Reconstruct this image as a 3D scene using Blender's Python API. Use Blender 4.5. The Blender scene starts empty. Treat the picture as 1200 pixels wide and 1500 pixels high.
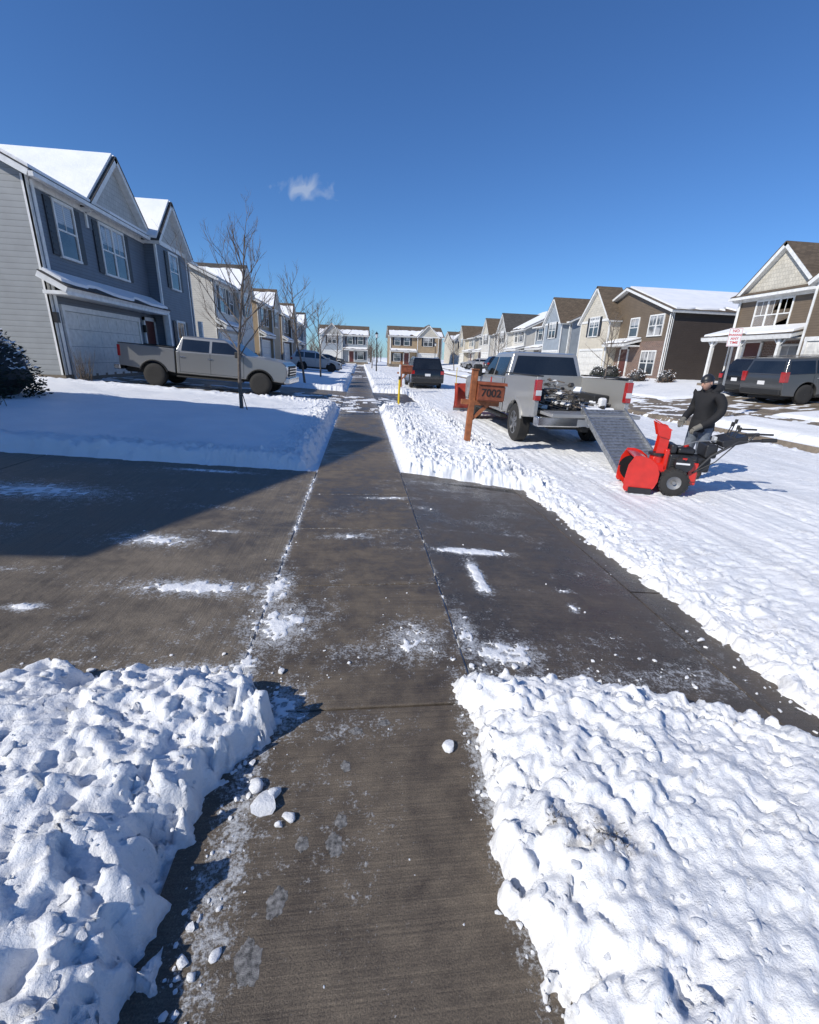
import bpy, bmesh, math, random
import numpy as np
from mathutils import Vector, Matrix
random.seed(7); np.random.seed(7)
rad=math.radians
SC=bpy.context.scene
COL=SC.collection

# ------------------------------------------------------------------ materials
def newmat(name):
    m=bpy.data.materials.new(name); m.use_nodes=True
    nt=m.node_tree; b=nt.nodes["Principled BSDF"]
    return m,nt,b
def N(nt,t,**kw):
    n=nt.nodes.new(t)
    for k,v in kw.items():
        if k in n.inputs: n.inputs[k].default_value=v
        else: setattr(n,k,v)
    return n
def L(nt,a,b): nt.links.new(a,b)
def ramp(nt,fac,stops):
    r=nt.nodes.new("ShaderNodeValToRGB"); e=r.color_ramp.elements
    while len(e)<len(stops): e.new(0.5)
    for i,(p,c) in enumerate(stops):
        e[i].position=p; e[i].color=(c[0],c[1],c[2],1) if hasattr(c,'__len__') else (c,c,c,1)
    L(nt,fac,r.inputs[0]); return r
def math_(nt,op,a,b=None,c=None):
    n=nt.nodes.new("ShaderNodeMath"); n.operation=op
    for i,v in enumerate((a,b,c)):
        if v is None: continue
        if isinstance(v,(int,float)): n.inputs[i].default_value=v
        else: L(nt,v,n.inputs[i])
    return n.outputs[0]
def bump(nt,b,h,strength=.4,dist=.02,prev=None):
    n=N(nt,"ShaderNodeBump"); n.inputs["Strength"].default_value=strength; n.inputs["Distance"].default_value=dist
    L(nt,h,n.inputs["Height"])
    if prev is not None: L(nt,prev,n.inputs["Normal"])
    L(nt,n.outputs[0],b.inputs["Normal"]); return n.outputs[0]
def simple(name,col,rough=.5,metal=0,var=.12,scale=6,bmp=0,coat=0,spec=.5):
    m,nt,b=newmat(name)
    tc=N(nt,"ShaderNodeTexCoord"); no=N(nt,"ShaderNodeTexNoise",Scale=scale,Detail=5)
    L(nt,tc.outputs["Object"],no.inputs["Vector"])
    r=ramp(nt,no.outputs[0],[(.3,[c*(1-var) for c in col]),(.7,[min(1,c*(1+var)) for c in col])])
    L(nt,r.outputs[0],b.inputs["Base Color"])
    b.inputs["Roughness"].default_value=rough; b.inputs["Metallic"].default_value=metal
    b.inputs["Coat Weight"].default_value=coat; b.inputs["Coat Roughness"].default_value=.08
    b.inputs["Specular IOR Level"].default_value=spec
    if bmp:
        n2=N(nt,"ShaderNodeTexNoise",Scale=scale*8,Detail=4); L(nt,tc.outputs["Object"],n2.inputs["Vector"])
        bump(nt,b,n2.outputs[0],bmp,.01)
    return m
def siding(name,col,step=.11,shake=False):
    m,nt,b=newmat(name)
    tc=N(nt,"ShaderNodeTexCoord"); sx=N(nt,"ShaderNodeSeparateXYZ"); L(nt,tc.outputs["Object"],sx.inputs[0])
    fr=math_(nt,'FRACT',math_(nt,'DIVIDE',sx.outputs[2],step))
    no=N(nt,"ShaderNodeTexNoise",Scale=2.2,Detail=4); L(nt,tc.outputs["Object"],no.inputs["Vector"])
    r=ramp(nt,no.outputs[0],[(.3,[c*.9 for c in col]),(.7,[c*1.06 for c in col])])
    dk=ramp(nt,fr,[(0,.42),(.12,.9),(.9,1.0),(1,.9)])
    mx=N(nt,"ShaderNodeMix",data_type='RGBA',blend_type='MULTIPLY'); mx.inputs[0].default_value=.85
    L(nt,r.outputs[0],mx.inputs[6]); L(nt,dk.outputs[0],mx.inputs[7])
    out=mx.outputs[2]
    if shake:
        br=N(nt,"ShaderNodeTexBrick"); br.inputs["Scale"].default_value=1; 
        br.inputs["Brick Width"].default_value=.16; br.inputs["Row Height"].default_value=.17; br.inputs["Mortar Size"].default_value=.006
        br.inputs["Color1"].default_value=(1,1,1,1); br.inputs["Color2"].default_value=(.8,.8,.8,1); br.inputs["Mortar"].default_value=(.4,.4,.4,1)
        cb=N(nt,"ShaderNodeCombineXYZ"); L(nt,math_(nt,'ADD',sx.outputs[1],sx.outputs[0]),cb.inputs[0]); L(nt,sx.outputs[2],cb.inputs[1])
        L(nt,cb.outputs[0],br.inputs["Vector"])
        m2=N(nt,"ShaderNodeMix",data_type='RGBA',blend_type='MULTIPLY'); m2.inputs[0].default_value=.8
        L(nt,r.outputs[0],m2.inputs[6]); L(nt,br.outputs[0],m2.inputs[7]); out=m2.outputs[2]
        bump(nt,b,br.outputs[1],.4,.01)
    else: bump(nt,b,math_(nt,'SUBTRACT',1,fr),.6,.015)
    L(nt,out,b.inputs["Base Color"]); b.inputs["Roughness"].default_value=.55
    return m
def brick(name,c1,c2,mortar,w=.22,h=.075):
    m,nt,b=newmat(name)
    tc=N(nt,"ShaderNodeTexCoord"); sx=N(nt,"ShaderNodeSeparateXYZ"); L(nt,tc.outputs["Object"],sx.inputs[0])
    cb=N(nt,"ShaderNodeCombineXYZ"); L(nt,math_(nt,'ADD',sx.outputs[1],sx.outputs[0]),cb.inputs[0]); L(nt,sx.outputs[2],cb.inputs[1])
    br=N(nt,"ShaderNodeTexBrick"); br.inputs["Scale"].default_value=1
    br.inputs["Brick Width"].default_value=w; br.inputs["Row Height"].default_value=h; br.inputs["Mortar Size"].default_value=.008
    br.inputs["Color1"].default_value=(*c1,1); br.inputs["Color2"].default_value=(*c2,1); br.inputs["Mortar"].default_value=(*mortar,1)
    L(nt,cb.outputs[0],br.inputs["Vector"]); L(nt,br.outputs[0],b.inputs["Base Color"]); b.inputs["Roughness"].default_value=.8
    bump(nt,b,br.outputs[1],-.5,.01)
    return m
def shingle(name,col):
    m,nt,b=newmat(name)
    tc=N(nt,"ShaderNodeTexCoord"); sx=N(nt,"ShaderNodeSeparateXYZ"); L(nt,tc.outputs["Object"],sx.inputs[0])
    cb=N(nt,"ShaderNodeCombineXYZ"); L(nt,math_(nt,'ADD',sx.outputs[1],sx.outputs[0]),cb.inputs[0]); L(nt,math_(nt,'MULTIPLY',sx.outputs[2],2.0),cb.inputs[1])
    br=N(nt,"ShaderNodeTexBrick"); br.inputs["Scale"].default_value=1
    br.inputs["Brick Width"].default_value=.3; br.inputs["Row Height"].default_value=.14; br.inputs["Mortar Size"].default_value=.01
    br.inputs["Color1"].default_value=(*[c*.75 for c in col],1); br.inputs["Color2"].default_value=(*[c*1.2 for c in col],1); br.inputs["Mortar"].default_value=(*[c*.4 for c in col],1)
    L(nt,cb.outputs[0],br.inputs["Vector"]); L(nt,br.outputs[0],b.inputs["Base Color"]); b.inputs["Roughness"].default_value=.9
    return m
def snowmat(name,scale=1.0,dirt=False,packed=False):
    m,nt,b=newmat(name)
    tc=N(nt,"ShaderNodeTexCoord")
    n1=N(nt,"ShaderNodeTexNoise",Scale=11*scale,Detail=8,Roughness=.65); n2=N(nt,"ShaderNodeTexNoise",Scale=110*scale,Detail=5,Roughness=.7)
    n3=N(nt,"ShaderNodeTexNoise",Scale=1.3,Detail=6)
    for n in (n1,n2,n3): L(nt,tc.outputs["Object"],n.inputs["Vector"])
    r=ramp(nt,n3.outputs[0],[(.3,(.765,.785,.81)),(.7,(.86,.865,.875))])
    out=r.outputs[0]
    if dirt:
        at=N(nt,"ShaderNodeAttribute"); at.attribute_name="dirt"
        n4=N(nt,"ShaderNodeTexNoise",Scale=38,Detail=6,Roughness=.7); L(nt,tc.outputs["Object"],n4.inputs["Vector"])
        f=math_(nt,'MULTIPLY',at.outputs["Fac"],ramp(nt,n4.outputs[0],[(.42,0.15),(.6,1)]).outputs[0])
        mx=N(nt,"ShaderNodeMix",data_type='RGBA'); L(nt,f,mx.inputs[0]); L(nt,out,mx.inputs[6]); mx.inputs[7].default_value=(.15,.12,.09,1)
        out=mx.outputs[2]
    L(nt,out,b.inputs["Base Color"])
    b.inputs["Roughness"].default_value=.5; b.inputs["Specular IOR Level"].default_value=.3
    p=bump(nt,b,n1.outputs[0],.55,.03)
    bump(nt,b,n2.outputs[0],.75,.006,p)
    return m
def concrete(name,dark,light,brdir='Y',wet=.5,specks=.5):
    m,nt,b=newmat(name)
    tc=N(nt,"ShaderNodeTexCoord"); co=tc.outputs["Object"]
    big=N(nt,"ShaderNodeTexNoise",Scale=1.1,Detail=8,Roughness=.66,Distortion=.4); mid=N(nt,"ShaderNodeTexNoise",Scale=7,Detail=8,Roughness=.75)
    fine=N(nt,"ShaderNodeTexNoise",Scale=190,Detail=3,Roughness=.75)
    for n in (big,mid,fine): L(nt,co,n.inputs["Vector"])
    comb=math_(nt,'ADD',math_(nt,'MULTIPLY',big.outputs[0],.55),math_(nt,'MULTIPLY',mid.outputs[0],.45))
    r=ramp(nt,comb,[(.41,dark),(.59,light)])
    f2=ramp(nt,fine.outputs[0],[(.3,.35),(.7,1.6)])
    mx=N(nt,"ShaderNodeMix",data_type='RGBA',blend_type='MULTIPLY'); mx.inputs[0].default_value=.85
    L(nt,r.outputs[0],mx.inputs[6]); L(nt,f2.outputs[0],mx.inputs[7])
    mp=N(nt,"ShaderNodeMapping"); mp.inputs["Scale"].default_value=(1.2,120,1) if brdir=='Y' else (120,1.2,1)
    L(nt,co,mp.inputs[0]); bn=N(nt,"ShaderNodeTexNoise",Scale=1,Detail=1); L(nt,mp.outputs[0],bn.inputs["Vector"])
    bc=ramp(nt,bn.outputs[0],[(.35,.74),(.65,1.16)])
    m3=N(nt,"ShaderNodeMix",data_type='RGBA',blend_type='MULTIPLY'); m3.inputs[0].default_value=.6
    L(nt,mx.outputs[2],m3.inputs[6]); L(nt,bc.outputs[0],m3.inputs[7])
    sp=N(nt,"ShaderNodeTexNoise",Scale=75,Detail=5,Roughness=.75); sm=N(nt,"ShaderNodeTexNoise",Scale=2.1,Detail=5,Roughness=.6); s3=N(nt,"ShaderNodeTexNoise",Scale=17,Detail=5,Roughness=.7)
    for n in (sp,sm,s3): L(nt,co,n.inputs["Vector"])
    fr=math_(nt,'ADD',sp.outputs[0],math_(nt,'MULTIPLY',math_(nt,'SUBTRACT',sm.outputs[0],.5),.5))
    sf=ramp(nt,fr,[(.69-.02*specks,0),(.75-.03*specks,.7)])
    at=N(nt,"ShaderNodeAttribute"); at.attribute_name="res"
    v=math_(nt,'ADD',math_(nt,'MULTIPLY',at.outputs["Fac"],.75),math_(nt,'ADD',math_(nt,'MULTIPLY',math_(nt,'SUBTRACT',sp.outputs[0],.5),2.0),math_(nt,'MULTIPLY',math_(nt,'SUBTRACT',s3.outputs[0],.5),1.6)))
    rf=ramp(nt,v,[(.33,0),(.58,.5),(.95,.95)])
    fac=math_(nt,'MAXIMUM',sf.outputs[0],math_(nt,'MULTIPLY',rf.outputs[0],math_(nt,'MINIMUM',1,math_(nt,'MULTIPLY',at.outputs["Fac"],6))))
    m4=N(nt,"ShaderNodeMix",data_type='RGBA'); L(nt,fac,m4.inputs[0]); L(nt,m3.outputs[2],m4.inputs[6]); m4.inputs[7].default_value=(.60,.62,.64,1)
    L(nt,m4.outputs[2],b.inputs["Base Color"])
    rr=ramp(nt,comb,[(.42,.55-.38*wet),(.56,.8-.25*wet)])
    L(nt,rr.outputs[0],b.inputs["Roughness"])
    hh=math_(nt,'ADD',math_(nt,'ADD',math_(nt,'MULTIPLY',bn.outputs[0],.8),fine.outputs[0]),math_(nt,'MULTIPLY',fac,1.2))
    bump(nt,b,hh,.5,.006)
    return m
def carpaint(name,col,metal=.5,rough=.32,dirt=.5):
    m,nt,b=newmat(name)
    tc=N(nt,"ShaderNodeTexCoord"); co=tc.outputs["Object"]
    sx=N(nt,"ShaderNodeSeparateXYZ"); L(nt,co,sx.inputs[0])
    no=N(nt,"ShaderNodeTexNoise",Scale=5,Detail=6,Roughness=.65); L(nt,co,no.inputs["Vector"])
    g=math_(nt,'ADD',math_(nt,'MULTIPLY',no.outputs[0],.5),math_(nt,'MULTIPLY',sx.outputs[2],-.75))
    f=ramp(nt,math_(nt,'ADD',g,.75),[(.35,0),(.85,dirt)])
    mx=N(nt,"ShaderNodeMix",data_type='RGBA'); L(nt,f.outputs[0],mx.inputs[0]); mx.inputs[6].default_value=(*col,1); mx.inputs[7].default_value=(.20,.185,.165,1)
    L(nt,mx.outputs[2],b.inputs["Base Color"])
    rr=math_(nt,'ADD',math_(nt,'MULTIPLY',f.outputs[0],.5),rough); L(nt,rr,b.inputs["Roughness"])
    b.inputs["Metallic"].default_value=metal; b.inputs["Coat Weight"].default_value=.6; b.inputs["Coat Roughness"].default_value=.08
    return m
def glassmat(name,tint=(.03,.035,.04),blind=False):
    m,nt,b=newmat(name)
    tc=N(nt,"ShaderNodeTexCoord"); no=N(nt,"ShaderNodeTexNoise",Scale=.9,Detail=3); L(nt,tc.outputs["Object"],no.inputs["Vector"])
    if blind:
        sx=N(nt,"ShaderNodeSeparateXYZ"); L(nt,tc.outputs["Object"],sx.inputs[0])
        fr=math_(nt,'FRACT',math_(nt,'MULTIPLY',sx.outputs[2],16))
        r=ramp(nt,fr,[(0,.14),(.2,.42),(1,.34)]); r2=ramp(nt,no.outputs[0],[(.40,.25),(.48,1)])
        mx=N(nt,"ShaderNodeMix",data_type='RGBA',blend_type='MULTIPLY'); mx.inputs[0].default_value=1
        L(nt,r.outputs[0],mx.inputs[6]); L(nt,r2.outputs[0],mx.inputs[7]); L(nt,mx.outputs[2],b.inputs["Base Color"])
    else:
        r=ramp(nt,no.outputs[0],[(.35,[c*.6 for c in tint]),(.65,[c*1.5 for c in tint])]); L(nt,r.outputs[0],b.inputs["Base Color"])
    b.inputs["Roughness"].default_value=.06; b.inputs["Specular IOR Level"].default_value=.9
    return m

M={}
M['white']=simple('white_trim',(.70,.70,.68),.45,bmp=.05)
M['gdoor']=simple('garage_door_paint',(.66,.65,.61),.5)
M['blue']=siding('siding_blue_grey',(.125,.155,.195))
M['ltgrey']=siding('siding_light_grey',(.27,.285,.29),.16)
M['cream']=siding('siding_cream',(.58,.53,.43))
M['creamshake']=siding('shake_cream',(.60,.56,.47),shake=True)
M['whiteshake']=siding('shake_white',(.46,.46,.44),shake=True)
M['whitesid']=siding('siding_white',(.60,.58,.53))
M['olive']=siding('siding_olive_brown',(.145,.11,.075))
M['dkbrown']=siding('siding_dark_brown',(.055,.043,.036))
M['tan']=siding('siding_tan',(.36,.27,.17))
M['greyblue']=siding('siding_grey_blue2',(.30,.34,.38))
M['stone']=brick('stone_veneer',(.42,.38,.33),(.25,.22,.19),(.4,.38,.35),.35,.14)
M['brick']=brick('brick_brown',(.17,.09,.06),(.11,.06,.045),(.3,.27,.24))
M['roof']=shingle('roof_shingle_brown',(.12,.09,.062))
M['roof2']=shingle('roof_shingle_grey',(.07,.065,.06))
M['snowr']=snowmat('roof_snow',.4)
M['snow']=snowmat('snow',1.0,dirt=True)
M['chunk']=snowmat('snow_chunk',2.0)
M['glass']=glassmat('window_glass',(.05,.06,.07))
M['blind']=glassmat('window_glass_blinds',blind=True)
M['shut']=simple('shutter_dark',(.022,.026,.035),.5)
M['door']=simple('door_paint',(.10,.03,.025),.4)
M['dark']=simple('dark_rubber_plastic',(.018,.018,.018),.6)
M['tyre']=simple('tyre_rubber',(.026,.025,.024),.85,bmp=.3,scale=12)
M['rim']=simple('alloy_rim',(.35,.35,.35),.35,metal=.9)
M['rimd']=simple('dark_rim',(.09,.09,.092),.35,metal=.7)
M['chrome']=simple('chrome',(.6,.6,.6),.18,metal=1)
M['cglass']=glassmat('car_glass',(.012,.014,.016))
M['red_l']=simple('tail_light_red',(.35,.01,.01),.15,coat=1)
M['head_l']=simple('head_light',(.6,.62,.63),.1,coat=1)
M['silver']=carpaint('silver_paint',(.27,.27,.265),.55,.3,.3)
M['silver2']=carpaint('silver_white_paint',(.40,.395,.38),.45,.33,.6)
M['cblack']=carpaint('black_paint',(.014,.015,.018),.2,.2,.25)
M['cgrey']=carpaint('graphite_paint',(.085,.09,.095),.5,.3,.3)
M['cwhite']=carpaint('pearl_paint',(.45,.45,.46),.3,.3,.3)
M['wood']=simple('cedar_wood',(.30,.10,.035),.65,scale=9,var=.4,bmp=.3)
M['woodd']=simple('cedar_box',(.22,.06,.025),.6,scale=9,var=.3,bmp=.2)
M['numtan']=simple('number_paint',(.02,.012,.01),.5)
M['plow']=simple('plow_red',(.36,.04,.02),.45,scale=3,coat=.2,var=.3)
M['bred']=simple('snow_blower_red',(.58,.022,.012),.3,scale=8,var=.12,coat=.5)
M['black']=simple('black_metal',(.02,.02,.022),.4)
M['alu']=simple('aluminium_ramp',(.40,.41,.42),.42,metal=.75,bmp=.2,scale=20,var=.3)
M['bark']=simple('bark',(.13,.105,.085),.85,scale=14,bmp=.5,var=.3)
M['yellow']=simple('yellow_plastic',(.7,.5,.02),.5)
M['signw']=simple('sign_white',(.7,.7,.7),.4,var=.03)
M['signr']=simple('sign_red',(.5,.02,.02),.4,var=.03)
M['steel']=simple('galvanised_steel',(.28,.28,.28),.5,metal=.6)
M['jacket']=simple('black_jacket_fabric',(.012,.012,.014),.85,scale=20,bmp=.4)
M['jeans']=simple('denim',(.12,.14,.17),.9,scale=25,bmp=.4,var=.25)
M['skin']=simple('skin',(.50,.29,.21),.5,var=.06)
M['hair']=simple('grey_hair',(.12,.10,.09),.8)
M['glove']=simple('work_glove',(.16,.15,.13),.8)
M['boot']=simple('boot_leather',(.05,.035,.025),.7)
M['leaf']=simple('evergreen_foliage',(.012,.022,.012),.8,var=.5,scale=18)
M['drybush']=simple('dry_shrub',(.10,.06,.035),.9,var=.4,scale=20)
M['junk']=simple('engine_grime',(.05,.045,.04),.55,scale=30,var=.7,bmp=.4)
M['conc']=concrete('sidewalk_concrete',(.070,.054,.038),(.160,.128,.092),'Y',.5,.9)
M['concd']=concrete('driveway_concrete',(.095,.077,.056),(.205,.170,.128),'X',.4,.8)
M['conca']=concrete('apron_concrete_wet',(.045,.037,.029),(.120,.098,.077),'Y',.85,.8)
M['curb']=concrete('curb_concrete',(.13,.105,.075),(.23,.19,.145),'Y',.3,.8)
M['asph']=simple('asphalt',(.05,.05,.05),.8,scale=30,bmp=.3)
M['ice']=simple('thin_ice',(.19,.185,.18),.22,scale=70,var=.7,bmp=.7)
M['dirt']=simple('dead_grass',(.07,.05,.025),.9,scale=60,var=.5)

# ------------------------------------------------------------------ mesh helpers
class Asm:
    def __init__(s,name,loc=(0,0,0),rot=(0,0,0)):
        s.e=bpy.data.objects.new(name,None); COL.objects.link(s.e)
        s.e.location=loc; s.e.rotation_euler=rot; s.e.empty_display_size=.2
        s.parts={}
    def g(s,part,mat,bevel=0,smooth=False):
        if part not in s.parts: s.parts[part]=[[],[],mat,bevel,smooth]
        return s.parts[part]
    def raw(s,part,mat,vs,fs,bevel=0,smooth=False):
        p=s.g(part,mat,bevel,smooth); o=len(p[0]); p[0].extend([tuple(v) for v in vs]); p[1].extend([tuple(i+o for i in f) for f in fs])
    def box(s,part,mat,x0,x1,y0,y1,z0,z1,bevel=0,R=None,c=None):
        vs=[(x,y,z) for x in (x0,x1) for y in (y0,y1) for z in (z0,z1)]
        if R is not None:
            c=Vector(c) if c is not None else Vector(((x0+x1)/2,(y0+y1)/2,(z0+z1)/2))
            vs=[tuple(R@(Vector(v)-c)+c) for v in vs]
        s.raw(part,mat,vs,[(0,1,3,2),(4,6,7,5),(0,4,5,1),(2,3,7,6),(0,2,6,4),(1,5,7,3)],bevel)
    def quadslab(s,part,mat,p,th,bevel=0):
        p=[Vector(q) for q in p]; n=(p[1]-p[0]).cross(p[3]-p[0]).normalized()*th
        vs=p+[q-n for q in p]
        s.raw(part,mat,vs,[(0,1,2,3),(7,6,5,4),(0,4,5,1),(1,5,6,2),(2,6,7,3),(3,7,4,0)],bevel)
    def prism(s,part,mat,poly,a,b,axis='y',bevel=0):
        n=len(poly)
        def P(u,v,w):
            return (u,w,v) if axis=='y' else ((w,u,v) if axis=='x' else (u,v,w))
        vs=[P(u,v,a) for u,v in poly]+[P(u,v,b) for u,v in poly]
        fs=[tuple(range(n)),tuple(range(2*n-1,n-1,-1))]+[(i,i+n,(i+1)%n+n,(i+1)%n) for i in range(n)]
        s.raw(part,mat,vs,fs,bevel)
    def cyl(s,part,mat,p0,p1,r0,r1=None,n=12,smooth=True,bevel=0):
        r1=r0 if r1 is None else r1
        p0=Vector(p0);p1=Vector(p1);d=(p1-p0).normalized(); u=d.orthogonal().normalized(); v=d.cross(u)
        vs=[];
        for p,r in ((p0,r0),(p1,r1)):
            for i in range(n):
                a=2*math.pi*i/n; vs.append(p+u*math.cos(a)*r+v*math.sin(a)*r)
        fs=[(i,(i+1)%n,(i+1)%n+n,i+n) for i in range(n)]+[tuple(range(n-1,-1,-1)),tuple(range(n,2*n))]
        s.raw(part,mat,vs,fs,bevel,smooth)
    def tube(s,part,mat,pts,r,n=8):
        pts=[Vector(p) for p in pts]; vs=[];fs=[]
        u=None
        for i,p in enumerate(pts):
            d=(pts[min(i+1,len(pts)-1)]-pts[max(i-1,0)]).normalized()
            if u is None: u=d.orthogonal().normalized()
            else: u=(u-d*u.dot(d)).normalized()
            v=d.cross(u); rr=r[i] if hasattr(r,'__len__') else r
            for k in range(n):
                a=2*math.pi*k/n; vs.append(p+(u*math.cos(a)+v*math.sin(a))*rr)
        for i in range(len(pts)-1):
            for k in range(n): fs.append((i*n+k,i*n+(k+1)%n,(i+1)*n+(k+1)%n,(i+1)*n+k))
        fs.append(tuple(range(n-1,-1,-1))); fs.append(tuple(range((len(pts)-1)*n,len(pts)*n)))
        s.raw(part,mat,vs,fs,0,True)
    def lathe(s,part,mat,c,prof,n=24,axis='y',smooth=True):
        vs=[];fs=[];m=len(prof)
        for i in range(n):
            a=2*math.pi*i/n
            for (w,r) in prof:
                if axis=='y': vs.append((c[0]+r*math.cos(a),c[1]+w,c[2]+r*math.sin(a)))
                elif axis=='z': vs.append((c[0]+r*math.cos(a),c[1]+r*math.sin(a),c[2]+w))
                else: vs.append((c[0]+w,c[1]+r*math.cos(a),c[2]+r*math.sin(a)))
        for i in range(n):
            for k in range(m-1):
                fs.append((i*m+k,((i+1)%n)*m+k,((i+1)%n)*m+k+1,i*m+k+1))
        s.raw(part,mat,vs,fs,0,smooth)
    def finish(s):
        for part,(vs,fs,mat,bv,sm) in s.parts.items():
            me=bpy.data.meshes.new(part); me.from_pydata(vs,[],fs); me.materials.append(M[mat])
            bm=bmesh.new(); bm.from_mesh(me); bmesh.ops.recalc_face_normals(bm,faces=bm.faces); bm.to_mesh(me); bm.free()
            o=bpy.data.objects.new(part,me); COL.objects.link(o); o.parent=s.e
            if sm:
                me.shade_smooth()
                try: me.set_sharp_from_angle(angle=rad(40))
                except Exception: pass
            if bv:
                b=o.modifiers.new("bevel",'BEVEL'); b.width=bv; b.segments=2; b.limit_method='ANGLE'; b.angle_limit=rad(28); b.harden_normals=True
                me.shade_smooth()
                try: me.set_sharp_from_angle(angle=rad(28))
                except Exception: pass
        return s.e
def text(parent,name,body,loc,rot,size,mat,ext=.002,off=0):
    c=bpy.data.curves.new(name,'FONT'); c.body=body; c.size=size; c.align_x='CENTER'; c.align_y='CENTER'; c.extrude=ext; c.offset=off
    o=bpy.data.objects.new(name,c); COL.objects.link(o); o.parent=parent; o.location=loc; o.rotation_euler=rot; c.materials.append(M[mat]); return o

# ------------------------------------------------------------------ noise
def hsh(xi,yi,seed):
    h=(xi.astype(np.int64)*374761393+yi.astype(np.int64)*668265263+seed*974634777)&0xffffffff
    h=((h^(h>>13))*1274126177)&0xffffffff
    h=((h^(h>>16))*2246822519)&0xffffffff
    return (h^(h>>15)).astype(np.float64)/4294967295.0
def pn(x,y,seed=0):
    xi=np.floor(x);yi=np.floor(y);fx=x-xi;fy=y-yi
    u=fx*fx*fx*(fx*(fx*6-15)+10);v=fy*fy*fy*(fy*(fy*6-15)+10)
    def g(dx,dy):
        a=hsh(xi+dx,yi+dy,seed)*2*np.pi
        return np.cos(a)*(fx-dx)+np.sin(a)*(fy-dy)
    return ((g(0,0)*(1-u)+g(1,0)*u)*(1-v)+(g(0,1)*(1-u)+g(1,1)*u)*v)*1.5
def fbm(x,y,o=4,seed=0,gain=.5):
    s=0;a=1;t=0
    for i in range(o):
        s=s+a*pn(x*2**i+i*17.3,y*2**i-i*9.1,seed+i*7); t+=a; a*=gain
    return s/t
def facet(x,y,seed=0):
    xi=np.floor(x);yi=np.floor(y);b1=np.full(x.shape,9.0);b2=np.full(x.shape,9.0);h=np.zeros(x.shape)
    for dx in (-1,0,1):
        for dy in (-1,0,1):
            a=xi+dx;b=yi+dy
            ox=x-(a+hsh(a,b,seed));oy=y-(b+hsh(a,b,seed+91))
            d=np.sqrt(ox*ox+oy*oy)
            t=hsh(a,b,seed+7)*6.283; hh=hsh(a,b,seed+5)+.8*(ox*np.cos(t)+oy*np.sin(t))
            m=d<b1
            b2=np.where(m,b1,np.minimum(b2,d)); h=np.where(m,hh,h); b1=np.where(m,d,b1)
    e=np.clip((b2-b1)/.35,0,1)
    return (h-.5)*(e*(2-e))
def ss(t): t=np.clip(t,0,1); return t*t*(3-2*t)

# ------------------------------------------------------------------ terrain
def T(x,y):
    left=.055*np.clip(-.62-x,0,8.9)
    apr=ss((y-1.0)/.5)*ss((6.7-y)/.5)+ss((y-14.9)/.5)*ss((21.9-y)/.5)
    apr=np.clip(apr,0,1)
    slope=-.14*np.clip((x-.6)/1.6,0,1)
    flat=-.02*np.clip((x-.6)/1.6,0,1)-.13*ss((x-2.2)/.12)
    mid=slope*apr+flat*(1-apr)
    crown=.06*np.sin(np.clip((x-2.4)/8.1,0,1)*np.pi)
    right=(.16*ss((x-10.5)/.12)+.085*np.clip(x-11,0,9.5)*1.0)
    return left+mid-.02*ss((x-2.2)/.3)+crown+right
def TF(x,y): return float(T(np.array([float(x)]),np.array([float(y)]))[0])

def axis(segs):
    out=[]
    for a,b,st in segs:
        n=max(1,int(round((b-a)/st))); out.extend(list(np.linspace(a,b,n,endpoint=False)))
    out.append(segs[-1][1]); return np.array(out)
xs=axis([(-700,-60,80),(-60,-14,2),(-14,-4.5,.12),(-4.5,-2.2,.04),(-2.2,2.8,.0115),(2.8,6,.028),(6,14,.08),(14,26,.3),(26,60,2),(60,700,80)])
ys=axis([(-60,-3,6),(-3,.2,.2),(.2,2.1,.0105),(2.1,4.5,.016),(4.5,8,.025),(8,16,.055),(16,30,.15),(30,95,.7),(95,200,10),(200,1200,100)])
X,Y=np.meshgrid(xs,ys)
PATCH=[(1.0,3.6,.36,.065,1.8),(.93,3.15,.07,.33,1.3),(.93,2.92,.08,.1,1.3),(.35,5.1,.45,.07,.9),(.7,4.75,.25,.10,.6),(-1.73,3.7,.42,.17,.95),(-1.25,3.95,.3,.04,.9),
        (-1.15,2.9,.55,.14,1.05),(-.5,2.45,.28,.35,.95),(-.6,2.9,.15,.4,1.0),(-2.05,2.6,.12,.05,1.3),(.33,2.25,.25,.26,.85),(.85,2.12,.28,.16,1.05),(.65,2.3,.10,.4,.9),(.05,2.15,.35,.14,.6),
        (1.55,2.68,.045,.08,1.1),(1.6,2.95,.11,.03,1.1),(-3.4,4.85,.95,.33,.95),(-2.0,6.05,.7,.09,1.0),(-.9,2.0,.5,.13,.85),(.3,4.05,.5,.03,.6),(-.1,3.9,.35,.10,.75),(1.9,3.3,.06,.04,.8),(-3.1,3.9,.4,.08,.6),
        (-.62,2.0,.1,.25,1.0),(1.95,2.0,.4,.1,.6),(1.2,5.6,.5,.06,.6),(-.44,1.2,.09,.8,.8),(-.36,1.75,.15,.22,.9),(.50,1.2,.06,.8,.8),(-.05,1.1,.2,.25,.3),(-.05,1.6,.3,.12,.45),
        (-2.6,3.1,.35,.06,.6),(-1.5,4.6,.5,.08,.55),(1.3,4.4,.45,.09,.45),(1.7,2.3,.3,.12,.6),(-.2,2.6,.12,.3,.5),(.9,5.9,.6,.1,.6)]
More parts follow.
